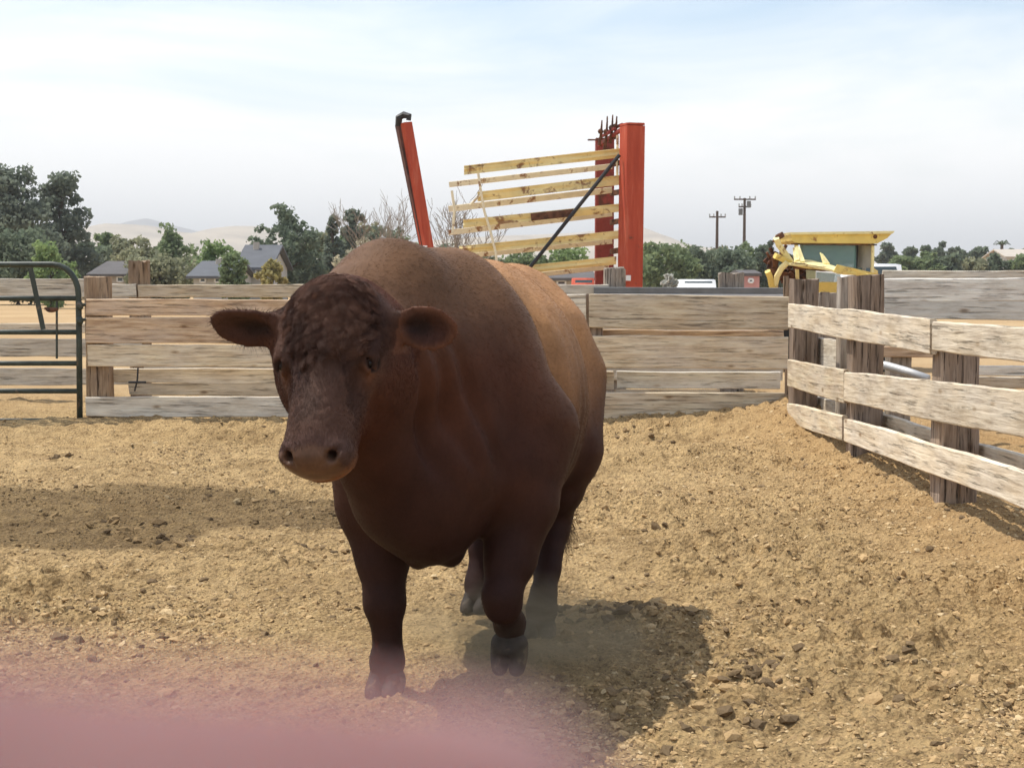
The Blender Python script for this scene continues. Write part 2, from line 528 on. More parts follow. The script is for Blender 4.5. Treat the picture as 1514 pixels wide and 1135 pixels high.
def H(x, y):
    x = np.asarray(x, dtype=np.float64); y = np.asarray(y, dtype=np.float64)
    sh = x.shape
    x = x.ravel(); y = y.ravel()
    p = np.stack([x, y, np.zeros_like(x)], 1)
    near = 1 - sstep(17.0, 26.0, np.hypot(x, y))
    h = 0.035 * fbm(p * 0.55, 3, 3) * near
    h += 0.020 * fbm(p * 2.2, 3, 9) * near
    trod = 0.45 + 0.9 * sstep(-0.25, 0.55, vnoise(p * 0.75, 23)) * (0.4 + 0.6 * (1 - sstep(6.0, 11.5, y)))
    lump = np.abs(fbm(p * 7.5, 3, 15))
    h += (0.046 * lump - 0.018) * near * trod
    bil = fbm(p * 19.0, 3, 31)
    h += 0.019 * bil * near * trod
    crumbs = np.maximum(0, vnoise(p * 38.0, 71) - 0.2)
    h += 0.024 * crumbs * near * trod
    cell = 0.34
    ci = np.floor(x / cell).astype(np.int64); cj = np.floor(y / cell).astype(np.int64); zi = np.zeros_like(ci)
    for a in (-1, 0, 1):
        for b_ in (-1, 0, 1):
            i_, j_ = ci + a, cj + b_
            px_ = (i_ + 0.15 + 0.7 * hash3(i_, j_, zi, 101)) * cell; py_ = (j_ + 0.15 + 0.7 * hash3(i_, j_, zi, 102)) * cell
            an_ = hash3(i_, j_, zi, 104) * 6.283
            dx_, dy_ = x - px_, y - py_
            rr_ = np.hypot(dx_ * np.cos(an_) + dy_ * np.sin(an_), 1.35 * (dy_ * np.cos(an_) - dx_ * np.sin(an_))) / (0.055 + 0.05 * hash3(i_, j_, zi, 103))
            amp = np.maximum(0, hash3(i_, j_, zi, 105) - 0.42) * 0.075
            h += near * trod * amp * (-np.exp(-rr_ ** 2 * 1.3) + 0.55 * np.exp(-((rr_ - 1.35) / 0.42) ** 2) * (0.55 + 0.6 * lump))
    # berm against the fences, higher in the corner
    bf = (np.exp(-((y - 15.1) / 0.45) ** 2) * 0.05 - 0.12 * np.exp(-((y - 13.9) / 0.6) ** 2) * (1 - sstep(1.6, 2.6, x))) * near
    br = np.exp(-((x - 2.9) / 0.42) ** 2) * 0.10 * near * sstep(4, 8, y)
    cm = 0.17 * np.exp(-(np.hypot(x - 2.75, y - 14.2) / 0.9) ** 2)
    dip = -0.07 * np.exp(-((y - 13.7) / 0.6) ** 2 - ((x - 1.2) / 1.2) ** 2)
    h += (bf + br + cm + dip)
    # mound beside the bull's shadow, far-off swells
    h += 0.07 * np.exp(-(np.hypot((x - 0.55), (y - 6.15)) / 0.28) ** 2) * (1 + 0.5 * bil)
    # flat under the hooves
    k = np.exp(-(np.hypot(x - OB[0], y - OB[1] - 0.5) / 1.1) ** 4)
    h = h * (1 - 0.55 * k)
    # the plain sinks slightly outward so that it never hides the horizon line
    return h.reshape(sh)

def axis(fine0, fine1, step, far, ratio, mid=None):
    a = [fine0]
    while a[-1] < fine1:
        a.append(a[-1] + step)
    s = step
    b = [a[-1]]
    while b[-1] < far:
        s *= ratio; b.append(b[-1] + s)
    s = step
    c = [fine0]
    while c[-1] > -far:
        s *= ratio; c.append(c[-1] - s)
    return np.array(c[::-1][:-1] + a + b[1:])

gx = axis(-1.9, 1.9, 0.0095, 9000, 1.018)
ys = [3.3]
while ys[-1] < 16.0:
    ys.append(ys[-1] + max(0.0105, 0.0031 * ys[-1]))
s = 0.05
while ys[-1] < 9000:
    s *= 1.05; ys.append(ys[-1] + s)
s = 0.02
lo = [3.3]
while lo[-1] > -400:
    s *= 1.15; lo.append(lo[-1] - s)
gy = np.array(lo[::-1][:-1] + ys)
GX, GY = np.meshgrid(gx, gy)
GZ = H(GX, GY)
nx_, ny_ = len(gx), len(gy)
idx = np.arange(nx_ * ny_).reshape(ny_, nx_)
gf = np.stack([idx[:-1, :-1].ravel(), idx[:-1, 1:].ravel(), idx[1:, 1:].ravel(), idx[1:, :-1].ravel()], 1)
gv = np.stack([GX.ravel(), GY.ravel(), GZ.ravel()], 1)
me = new_mesh('ground', gv, gf, True)
at = me.attributes.new('dark_patch', 'FLOAT', 'POINT')
at.data.foreach_set('value', dark_patch_mask(gv[:, 0], gv[:, 1]).astype(np.float32))

def soil_nodes(t, b, scale_pos='Object'):
    L = t.links.new
    geo = N(t, 'ShaderNodeNewGeometry')
    pos = geo.outputs['Position']
    n1 = N(t, 'ShaderNodeTexNoise', Scale=0.9, Detail=5.0, Roughness=0.6)
    n2 = N(t, 'ShaderNodeTexNoise', Scale=9.0, Detail=7.0, Roughness=0.7)
    n3 = N(t, 'ShaderNodeTexNoise', Scale=60.0, Detail=6.0, Roughness=0.75)
    n4 = N(t, 'ShaderNodeTexVoronoi', Scale=46.0)
    for n in (n1, n2, n3, n4):
        L(pos, n.inputs['Vector'])
    r1 = ramp(t, [(0.3, (0.48, 0.340, 0.172)), (0.7, (0.56, 0.395, 0.200))])
    L(n1.outputs['Fac'], r1.inputs['Fac'])
    r2 = ramp(t, [(0.36, (0.50, 0.46, 0.42)), (0.48, (0.90, 0.88, 0.86)), (0.66, (1.15, 1.13, 1.08))])
    L(n2.outputs['Fac'], r2.inputs['Fac'])
    c = mixrgb(t, r1.outputs['Color'], r2.outputs['Color'], 0.8, 'MULTIPLY')
    r3 = ramp(t, [(0.34, (0.34, 0.30, 0.26)), (0.48, (0.95, 0.95, 0.95)), (0.70, (1.28, 1.26, 1.18))])
    L(n3.outputs['Fac'], r3.inputs['Fac'])
    c = mixrgb(t, c, r3.outputs['Color'], 0.9, 'MULTIPLY')
    nm = N(t, 'ShaderNodeTexNoise', Scale=1.4, Detail=7.0, Roughness=0.72, Distortion=0.6)
    L(pos, nm.inputs['Vector'])
    rm = ramp(t, [(0.46, (0, 0, 0)), (0.60, (1, 1, 1))])
    L(nm.outputs['Fac'], rm.inputs['Fac'])
    fm = N(t, 'ShaderNodeMath', operation='MULTIPLY'); fm.inputs[1].default_value = 0.55
    L(rm.outputs['Color'], fm.inputs[0])
    br = mixrgb(t, c, (0.62, 0.58, 0.54), 1.0, 'MULTIPLY')
    c = mixrgb(t, c, br, fm.outputs[0])
    return c, n2, n3, n4, pos

m, t, b = mat_new('pen_soil')
L = t.links.new
c, n2, n3, n4, pos = soil_nodes(t, b)
# orange sand by the right fence, dry-grass plain beyond the pens
sx = N(t, 'ShaderNodeSeparateXYZ'); L(pos, sx.inputs[0])
mr = N(t, 'ShaderNodeMapRange'); mr.inputs['From Min'].default_value = 1.7; mr.inputs['From Max'].default_value = 2.9
L(sx.outputs['X'], mr.inputs['Value'])
nl = N(t, 'ShaderNodeTexNoise', Scale=1.6, Detail=3.0); L(pos, nl.inputs['Vector'])
mm = N(t, 'ShaderNodeMath', operation='MULTIPLY'); L(mr.outputs['Result'], mm.inputs[0]); L(nl.outputs['Fac'], mm.inputs[1])
c = mixrgb(t, c, (0.45, 0.27, 0.12), mm.outputs[0])
my = N(t, 'ShaderNodeMapRange'); my.inputs['From Min'].default_value = 16; my.inputs['From Max'].default_value = 22
L(sx.outputs['Y'], my.inputs['Value'])
ng = N(t, 'ShaderNodeTexNoise', Scale=0.25, Detail=6.0); L(pos, ng.inputs['Vector'])
rg = ramp(t, [(0.3, (0.44, 0.29, 0.15)), (0.7, (0.56, 0.40, 0.22))]); L(ng.outputs['Fac'], rg.inputs['Fac'])
c = mixrgb(t, c, rg.outputs['Color'], my.outputs['Result'])
da = N(t, 'ShaderNodeAttribute'); da.attribute_name = 'dark_patch'
df = N(t, 'ShaderNodeMath', operation='MULTIPLY'); df.inputs[1].default_value = 0.9; L(da.outputs['Fac'], df.inputs[0])
dk = mixrgb(t, c, (0.44, 0.43, 0.42), 1.0, 'MULTIPLY')
c = mixrgb(t, c, dk, df.outputs[0])
L(c, b.inputs['Base Color'])
b.inputs['Roughness'].default_value = 0.95
b.inputs['Specular IOR Level'].default_value = 0.12
hh = N(t, 'ShaderNodeMath', operation='ADD'); L(n3.outputs['Fac'], hh.inputs[0]); L(n4.outputs['Distance'], hh.inputs[1])
bump(t, hh.outputs[0], 1.0, 0.020, b)
M_SOIL = m
ground = link('ground', me, M_SOIL)
ground['kind'] = 'structure'

# loose clods and crumbs on the pen floor: nobody could count them
PHI = (1 + 5 ** 0.5) / 2
ICO_V = np.array([(-1, PHI, 0), (1, PHI, 0), (-1, -PHI, 0), (1, -PHI, 0), (0, -1, PHI), (0, 1, PHI), (0, -1, -PHI),
                  (0, 1, -PHI), (PHI, 0, -1), (PHI, 0, 1), (-PHI, 0, -1), (-PHI, 0, 1)]) / math.sqrt(1 + PHI * PHI)
ICO_F = np.array([(0, 11, 5), (0, 5, 1), (0, 1, 7), (0, 7, 10), (0, 10, 11), (1, 5, 9), (5, 11, 4), (11, 10, 2), (10, 7, 6),
                  (7, 1, 8), (3, 9, 4), (3, 4, 2), (3, 2, 6), (3, 6, 8), (3, 8, 9), (4, 9, 5), (2, 4, 11), (6, 2, 10), (8, 6, 7), (9, 8, 1)])
OCT_V = np.array([(1, 0, 0), (-1, 0, 0), (0, 1, 0), (0, -1, 0), (0, 0, 1), (0, 0, -1)], float)
OCT_F = np.array([(0, 2, 4), (2, 1, 4), (1, 3, 4), (3, 0, 4), (2, 0, 5), (1, 2, 5), (3, 1, 5), (0, 3, 5)])
def lumps(r, x, y, sz, bv_, bf_, dark):
    n = len(x); k = len(bv_)
    base = np.repeat(bv_[None], n, 0) * (0.66 + 0.68 * r.random((n, k, 1)))
    sc = sz[:, None] * np.stack([0.8 + 0.7 * r.random(n), 0.8 + 0.7 * r.random(n), 0.5 + 0.45 * r.random(n)], 1)
    base = base * sc[:, None, :]
    a = r.random(n) * 2 * PI
    ca, sa = np.cos(a), np.sin(a)
    bx = base[:, :, 0] * ca[:, None] - base[:, :, 1] * sa[:, None]
    by = base[:, :, 0] * sa[:, None] + base[:, :, 1] * ca[:, None]
    tl = r.normal(0, 0.4, n)
    bz = base[:, :, 2] + bx * tl[:, None] * 0.5
    z = H(x, y) - 0.05 * sz
    v = np.stack([bx + x[:, None], by + y[:, None], bz + z[:, None]], 2).reshape(-1, 3)
    f = (bf_[None] + (np.arange(n) * k)[:, None, None]).reshape(-1, 3)
    tone = np.repeat(np.clip(r.random(n) * 0.9 + 0.10 - dark, 0, 1), k)
    dm = np.repeat(dark_patch_mask(x, y), k)
    return v, f, tone, dm
def scatter(r, n):
    y = 3.3 + (r.random(n) ** 1.6) * 12.0
    x = (r.random(n) - 0.5) * 2 * (0.40 * y + 0.4)
    dens = fbm(np.stack([x * 1.1, y * 1.1, 0 * x], 1), 3, 77)        # loose stuff gathers in drifts
    keep = (r.random(n) < 0.22 + 0.78 * sstep(-0.35, 0.5, dens)) & (x < 3.3)
    x = x[keep]; y = y[keep]
    calm = 1 - 0.5 * np.exp(-(np.hypot(x - OB[0], y - OB[1] - 0.4) / 0.9) ** 4)
    return x, y, calm
rc_ = np.random.default_rng(5)
parts_ = []
x, y, calm = scatter(rc_, 190000)
parts_.append(lumps(rc_, x, y, np.clip(np.exp(rc_.normal(-5.25, 0.35, len(x))), 0.003, 0.010) * calm, OCT_V, OCT_F, 0.0))
x, y, calm = scatter(rc_, 30000)
parts_.append(lumps(rc_, x, y, np.clip(np.exp(rc_.normal(-4.65, 0.42, len(x))), 0.007, 0.030) * calm, ICO_V, ICO_F, 0.05))
def ground_xy(px, py):
    a = P(px, py, 10.0)
    k = HC / max(1e-6, (HC - a.z))
    return a.x * k, 10.0 * k
xs_, ys_, ss_ = [], [], []
for (px, py, n, spread, big) in ((905, 905, 46, 0.16, 0.042), (965, 915, 30, 0.12, 0.040), (880, 925, 22, 0.16, 0.036), (1045, 832, 10, 0.07, 0.024), (1100, 1010, 26, 0.14, 0.040), (1160, 1030, 22, 0.13, 0.040),
                                 (1400, 1000, 20, 0.13, 0.040), (1085, 1075, 24, 0.12, 0.040), (1235, 880, 8, 0.05, 0.022), (1345, 860, 10, 0.12, 0.024), (155, 775, 26, 0.22, 0.045), (235, 795, 22, 0.16, 0.042), (75, 678, 8, 0.10, 0.05),
                                 (500, 812, 22, 0.2, 0.034), (380, 780, 14, 0.25, 0.03), (1010, 780, 14, 0.2, 0.03), (1060, 735, 14, 0.25, 0.035), (960, 640, 14, 0.25, 0.05), (420, 700, 8, 0.3, 0.035), (640, 632, 8, 0.5, 0.05), (900, 1060, 20, 0.12, 0.03), (300, 935, 12, 0.16, 0.03)):
    gx0, gy0 = ground_xy(px, py)
    xs_ += list(gx0 + rc_.normal(size=n) * spread); ys_ += list(gy0 + rc_.normal(size=n) * spread * 0.8); ss_ += list(0.8 * big * (0.3 + 0.75 * rc_.random(n)))
parts_.append(lumps(rc_, np.array(xs_), np.array(ys_), np.array(ss_), ICO_V, ICO_F, 0.28))
cv, cf, ctone, cdm = [], [], [], []
o_ = 0
for v, f, tn, dm in parts_:
    cv.append(v); cf.append(f + o_); ctone.append(tn); cdm.append(dm); o_ += len(v)
cv = np.concatenate(cv); cf = np.concatenate(cf); ctone = np.concatenate(ctone); cdm = np.concatenate(cdm)
me = new_mesh('dirt_clods', cv, cf, False)
a1 = me.attributes.new('tone', 'FLOAT', 'POINT'); a1.data.foreach_set('value', ctone.astype(np.float32))
a2 = me.attributes.new('dark_patch', 'FLOAT', 'POINT'); a2.data.foreach_set('value', cdm.astype(np.float32))
m, t, b = mat_new('clod_soil')
L = t.links.new
at = N(t, 'ShaderNodeAttribute'); at.attribute_name = 'tone'
rr = ramp(t, [(0.0, (0.16, 0.112, 0.064)), (0.22, (0.22, 0.152, 0.084)), (0.34, (0.39, 0.265, 0.134)), (0.75, (0.53, 0.365, 0.185)), (1.0, (0.60, 0.47, 0.28))])
L(at.outputs['Fac'], rr.inputs['Fac'])
n3 = N(t, 'ShaderNodeTexNoise', Scale=120.0, Detail=4.0, Roughness=0.7)
g = N(t, 'ShaderNodeNewGeometry'); L(g.outputs['Position'], n3.inputs['Vector'])
r3 = ramp(t, [(0.3, (0.6, 0.58, 0.55)), (0.6, (1.05, 1.05, 1.05))]); L(n3.outputs['Fac'], r3.inputs['Fac'])
c = mixrgb(t, rr.outputs['Color'], r3.outputs['Color'], 0.8, 'MULTIPLY')
da = N(t, 'ShaderNodeAttribute'); da.attribute_name = 'dark_patch'
df = N(t, 'ShaderNodeMath', operation='MULTIPLY'); df.inputs[1].default_value = 0.9; L(da.outputs['Fac'], df.inputs[0])
dk = mixrgb(t, c, (0.46, 0.45, 0.44), 1.0, 'MULTIPLY')
c = mixrgb(t, c, dk, df.outputs[0])
L(c, b.inputs['Base Color']); b.inputs['Roughness'].default_value = 0.95; b.inputs['Specular IOR Level'].default_value = 0.1
bump(t, n3.outputs['Fac'], 0.7, 0.004, b)
cl = link('dirt_clods', me, m)
cl['kind'] = 'stuff'
cl['label'] = 'loose crumbs and clods of dry dirt over the pen floor'

# ------------------------------------------------------------------ hills
def hill(name, d, prof, col, seed, depth):
    """ridge whose skyline follows prof [(px, py)] at distance d, falling away to front and back"""
    pxs = np.array([p[0] for p in prof]); pys = np.array([p[1] for p in prof])
    xs = np.linspace(pxs[0], pxs[-1], 160)
    hy = np.interp(xs, pxs, pys)
    X = (xs - 757) / F * d
    Zt = HC + (415 - hy) / F * d
    rows = 26
    V = []
    for j in range(rows):
        s_ = j / (rows - 1) * 2 - 1
        fall = np.maximum(0, 1 - abs(s_) ** 1.3)
        yy = d + s_ * depth
        nzv = fbm(np.stack([X / (0.05 * d), np.full_like(X, yy / (0.05 * d)), 0 * X], 1), 5, seed)
        z = Zt * fall * (1 + 0.16 * nzv * (1 - fall ** 4)) - 3 * (1 - fall)
        V.append(np.stack([X, np.full_like(X, yy), z], 1))
    V = np.concatenate(V)
    idn = np.arange(rows * 160).reshape(rows, 160)
    fc = np.stack([idn[:-1, :-1].ravel(), idn[:-1, 1:].ravel(), idn[1:, 1:].ravel(), idn[1:, :-1].ravel()], 1)
    me = new_mesh(name, V, fc, True)
    m = simple_mat('slope_' + str(seed), col, 0.95, 0, 0.25, 0.012, 0.05)
    o = link(name, me, m)
    o['kind'] = 'structure'
    return o
hill('hills', 2600, [(40, 415), (120, 345), (160, 330), (200, 331), (230, 333), (262, 341), (290, 345), (320, 338), (350, 334), (390, 334), (430, 341),
                     (480, 352), (560, 362), (680, 352), (760, 348), (850, 345), (915, 337), (950, 336), (972, 345), (990, 354), (1020, 362), (1080, 372), (1160, 380), (1300, 388), (1500, 400), (1700, 415)],
     (0.42, 0.35, 0.26), 61, 700)
hill('hills', 5200, [(60, 415), (150, 340), (195, 327), (222, 322), (250, 330), (290, 340), (360, 350), (500, 380), (600, 415)], (0.20, 0.19, 0.18), 62, 900)

# ------------------------------------------------------------------ timber fences
def board(parent, p0, p1, h, t, mat, seed, segs=None, rough=1.0, split=None):
    """one weathered plank: local X along its length, Z its height"""
    p0 = Vector(p0); p1 = Vector(p1)
    ax = p1 - p0
    Ln = ax.length
    segs = segs or max(8, int(Ln / 0.11))
    xs = np.linspace(-Ln / 2, Ln / 2, segs + 1)
    q = lambda k, f: vnoise(np.stack([xs * f + seed * 3.7, np.full_like(xs, k * 9.1), np.full_like(xs, seed * 1.3)], 1), 3)
    top = h / 2 + rough * (0.009 * q(1, 1.1) + 0.0030 * q(2, 5.5) - 0.016 * np.maximum(0, q(7, 3.1) - 0.55))
    bot = -h / 2 + rough * (0.010 * q(3, 1.0) + 0.0030 * q(4, 5.0) + 0.018 * np.maximum(0, q(8, 2.7) - 0.5))
    bow = rough * 0.010 * q(5, 0.5)
    cup = rough * 0.004 * q(6, 0.8)
    c = 0.16 * t
    rng = np.random.default_rng(seed)
    V = np.zeros((segs + 1, 8, 3))
    prof = ((-t/2, 0, c), (-t/2, 1, -c), (-t/2 + c, 1, 0), (t/2 - c, 1, 0), (t/2, 1, -c), (t/2, 0, c), (t/2 - c, 0, 0), (-t/2 + c, 0, 0))
    for k, (yy, side, dz) in enumerate(prof):
        V[:, k, 0] = xs
        V[:, k, 1] = yy + bow + (cup if side else -cup)
        V[:, k, 2] = (top if side else bot) + dz
    # ragged ends
    V[0, :, 0] += rng.random(8) * 0.018 * rough
    V[-1, :, 0] -= rng.random(8) * 0.018 * rough
    idn = np.arange((segs + 1) * 8).reshape(segs + 1, 8)
    fs = []
    for i in range(segs):
        for k in range(8):
            k2 = (k + 1) % 8
            fs.append((idn[i, k], idn[i, k2], idn[i + 1, k2], idn[i + 1, k]))
    fs.append(tuple(idn[0, ::-1])); fs.append(tuple(idn[-1]))
    me = new_mesh('board', V.reshape(-1, 3), fs, False)
    rot = ax.to_track_quat('X', 'Z').to_euler()
    return link('board', me, mat, parent, loc=(p0 + p1) / 2 - Vector(parent.location), rot=rot)

def post(parent, x, y, ztop, w, dpt, mat, seed, zbot=None, lean=(0, 0), rz=0.0):
    """squared sawn timber set in the ground"""
    zb = float(H(np.array([x]), np.array([y]))[0]) - 0.12 if zbot is None else zbot
    n = 7
    zs = np.linspace(0, ztop - zb, n)
    rng = np.random.default_rng(seed)
    prof = []
    c = 0.10
    for a, b in ((-1, -1), (1, -1), (1, 1), (-1, 1)):
        prof += [(a * (1 - c * (a == b)), b * (1 - c * (a != b))), (a * (1 - c * (a != b)), b * (1 - c * (a == b)))]
    prof = [(-1, -0.86), (-0.86, -1), (-0.05, -1.0), (0.02, -0.93), (0.09, -1), (0.86, -1), (1, -0.86), (1, 0.86), (0.86, 1), (-0.86, 1), (-1, 0.86)]
    k = len(prof)
    V = []
    for i, z in enumerate(zs):
        for j, (a, b) in enumerate(prof):
            jx = 0.02 * w * rng.normal(); jy = 0.02 * dpt * rng.normal()
            dz = rng.normal() * 0.008 if i == n - 1 else 0
            V.append((a * w / 2 + jx + lean[0] * z, b * dpt / 2 + jy + lean[1] * z, z + dz))
    fs = []
    for i in range(n - 1):
        for j in range(k):
            j2 = (j + 1) % k
            fs.append((i * k + j, i * k + j2, (i + 1) * k + j2, (i + 1) * k + j))
    fs.append(tuple(range((n - 1) * k, n * k))); fs.append(tuple(range(k - 1, -1, -1)))
    me = new_mesh('post', V, fs, False)
    return link('post', me, mat, parent, loc=Vector((x, y, zb)) - Vector(parent.location), rot=(0, 0, rz))

def px_board(parent, xa, ya0, ya1, xb, yb0, yb1, da, db, t, mat, seed, **kw):
    """plank given by its photo edges (top, bottom) at both ends and the depth of each end"""
    a0, a1 = P(xa, ya0, da), P(xa, ya1, da)
    b0, b1 = P(xb, yb0, db), P(xb, yb1, db)
    h = 0.5 * ((a0.z - a1.z) + (b0.z - b1.z))
    return board(parent, (a0 + a1) / 2, (b0 + b1) / 2, h, t, mat, seed, **kw)

DF = 15.2
ff = thing('wooden_fence', 'long weathered plank fence behind the bull, gate at its left end', 'fence', (P(645, 620, DF).x, DF, 0))
yF = DF - 0.02
# left bay, planks nailed on the front of the posts
for k, (x0, y0, y1, mt) in enumerate([(127, 441, 466, W_BROWN), (127, 468, 507, W_BROWN), (128, 509, 541, W_TAN)]):
    px_board(ff, x0, y0, y1, 520, y0 + 2, y1 + 2, yF, yF, 0.045, mt, 11 + k)
px_board(ff, 126, 587, 615, 520, 586, 617, yF, yF, 0.045, W_GREY, 15)
# planks on the far side of the posts
px_board(ff, 162, 544, 566, 545, 545, 567, DF + 0.27, DF + 0.27, 0.045, W_GREY, 16)
px_board(ff, 190, 567, 584, 545, 567, 585, DF + 0.27, DF + 0.27, 0.045, W_PALE, 17)
# right bay
px_board(ff, 522, 443, 488, 868, 432, 486, yF, yF, 0.045, W_GREY, 21)
px_board(ff, 870, 433, 486, 1166, 441, 487, yF, yF, 0.045, W_TAN, 22)
px_board(ff, 523, 490, 543, 1166, 500, 544, yF, yF, 0.045, W_TAN, 23)
px_board(ff, 600, 488, 502, 1160, 488, 502, DF + 0.27, DF + 0.27, 0.045, W_BROWN, 24)
px_board(ff, 522, 548, 575, 908, 548, 575, DF + 0.27, DF + 0.27, 0.045, W_GREY, 25)
px_board(ff, 911, 549, 575, 1154, 550, 576, DF + 0.27, DF + 0.27, 0.045, W_SILVER, 26)
px_board(ff, 524, 580, 624, 1166, 581, 625, yF, yF, 0.045, W_TAN, 27)
px_board(ff, 908, 576, 584, 1066, 576, 584, DF + 0.24, DF + 0.24, 0.03, W_PALE, 28)  # pale strip standing in for the sunlit top edge of the lowest plank
for k, (px, top, wpx, mt) in enumerate([(145, 409, 35, W_POST_TAN), (530, 436, 34, W_POST), (875, 436, 32, W_POST)]):
    pt = P(px, top, DF + 0.13)
    post(ff, pt.x, DF + 0.13, pt.z, wpx / F * DF, 0.20, mt, 31 + k)
# thin upright batten closing the corner, and the iron peg on the planks
mb = MB(); mb.beam(P(1163, 545, DF - 0.06), P(1163, 640, DF - 0.06), 0.035, 0.035, (0, 1, 0)); mb.build('batten', W_POST_TAN, ff)
mb = MB(); mb.beam(P(1162, 408, DF + 0.02), P(1162, 448, DF + 0.02), 0.05, 0.04, (0, 1, 0)); mb.build('batten', W_POST_TAN, ff)
mb = MB(); mb.tube([P(190, 565, DF - 0.1), P(216, 565, DF - 0.1)], 0.011); mb.tube([P(204, 544, DF - 0.08), P(203, 562, DF - 0.09), P(199, 578, DF - 0.08)], 0.009)
mb.build('iron_hook', M_BLACK, ff)

# right fence, running towards the camera
XR = 2.75
rf = thing('wooden_fence', 'pale three plank fence running from the corner towards the camera on the right', 'fence', (XR, 10, 0))
def dR(px, X=XR):
    return F * X / (px - 757.0)
def rboard(px0, t0, b0, px1, t1, b1, mt, seed, X=XR - 0.12, t=0.045):
    px_board(rf, px0, t0, b0, px1, t1, b1, dR(px0, X), dR(px1, X), t, mt, seed)
Xi = XR - 0.15
rboard(1169, 446, 486, 1381, 474, 521, W_PALE, 41, Xi)
rboard(1382, 474, 521, 1640, 492, 549, W_PALE, 42, Xi)
rboard(1168, 530, 572, 1251, 546, 595, W_TAN, 43, Xi)
rboard(1252, 546, 596, 1640, 596, 668, W_PALE, 44, Xi)
rboard(1166, 594, 627, 1249, 617, 650, W_TAN, 45, Xi)
rboard(1251, 618, 653, 1640, 734, 796, W_PALE, 46, Xi - 0.005)
for zc, hh, mt, sd_ in ((1.11, 0.20, W_PALE, 52), (0.76, 0.23, W_PALE, 53), (0.36, 0.20, W_TAN, 54)):
    board(rf, (Xi, 6.82, zc), (Xi, 3.2, zc), hh, 0.045, mt, sd_)
post(rf, XR + 0.03, 4.1, 1.05, 0.235, 0.25, W_POST, 67)
# planks on the outer face
Xo = XR + 0.17
rboard(1212, 500, 541, 1262, 505, 552, W_GREY, 48, Xo)
rboard(1208, 584, 606, 1306, 611, 633, W_GREY, 49, Xo)
rboard(1306, 611, 633, 1640, 712, 740, W_GREY, 50, Xo)
for k, (pxc, top, mt, dd) in enumerate([(1189, 413, W_POST, None), (1281, 408, W_POST, None), (1414, 492, W_POST, None)]):
    dd = dR(pxc, XR + 0.01)
    pt = P(pxc, top, dd)
    post(rf, pt.x, dd, pt.z, 0.235, 0.25, mt, 61 + k, zbot=-0.15)
post(rf, XR + 0.03, 6.35, 1.0, 0.235, 0.25, W_POST, 66)
# a greyed block post wedged behind the second post
dd = 12.9
pt = P(1252, 409, dd)
post(rf, pt.x, dd, pt.z, 0.14, 0.16, W_POST_GREY, 69)

# outer fence beyond, facing the camera
DO = 13.0
of = thing('wooden_fence', 'silver grey wide plank fence at the right edge behind the pale one', 'fence', (4.6, DO, 0))
px_board(of, 1303, 404, 411, 2350, 392, 413, DO + 1.6, DO + 1.6, 0.045, W_GREY, 70)
px_board(of, 1304, 412, 445, 2350, 408, 447, DO, DO, 0.05, W_SILVER, 71)
px_board(of, 1306, 446, 468, 2350, 448, 486, DO, DO, 0.05, W_SILVER, 72)
px_board(of, 1290, 512, 527, 2350, 516, 534, DO, DO, 0.045, W_BROWN, 73)
px_board(of, 1440, 541, 555, 2350, 541, 556, DO, DO, 0.045, W_SILVER, 74)
px_board(of, 1440, 557, 574, 2350, 557, 577, DO + 1.2, DO + 1.2, 0.045, W_GREY, 75)
for k, (px, top) in enumerate([(1330, 413), (1590, 412), (1850, 411), (2120, 411)]):
    pt = P(px, top, DO + 0.14)
    post(of, pt.x, DO + 0.14, pt.z, 0.2, 0.2, W_POST_GREY, 76 + k)

# back fence
DB = 18.0
bf = thing('wooden_fence', 'farther low plank fence showing just above the near one', 'fence', (-1, DB, 0))
for k, (xa, xb, y0, y1, mt) in enumerate([
        (-160, 150, 412, 439, W_GREY), (152, 203, 419, 440, W_GREY), (204, 560, 421, 440, W_TAN), (562, 900, 421, 446, W_GREY), (902, 1158, 432, 455, W_GREY),
        (-160, 210, 478, 493, W_PALE), (-160, 210, 500, 527, W_GREY), (-160, 210, 545, 569, W_GREY),
        (212, 600, 470, 500, W_GREY), (212, 600, 530, 560, W_GREY), (602, 1158, 470, 500, W_GREY), (602, 1158, 530, 562, W_GREY)]):
    px_board(bf, xa, y0, y1, xb, y0, y1, DB, DB, 0.045, mt, 90 + k)
mb = MB(); mb.beam(P(878, 429, DB - 0.06), P(1160, 430, DB - 0.06), 0.05, 0.075); mb.build('rail', M_RAIL, bf)
mb = MB(); mb.beam(P(878, 437, DB - 0.07), P(1160, 438, DB - 0.07), 0.05, 0.05); mb.build('rail', M_STEEL, bf)
for k, (px, top, w, mt) in enumerate([(-60, 398, 30, W_POST_TAN), (206, 386, 27, W_POST_TAN), (560, 415, 27, W_POST_GREY), (909, 397, 31, W_POST_GREY), (1081, 404, 36, W_POST_GREY), (1224, 433, 30, W_POST_GREY)]):
    pt = P(px, top, DB + 0.12)
    post(bf, pt.x, DB + 0.12, pt.z, w / F * DB, 0.2, mt, 110 + k)

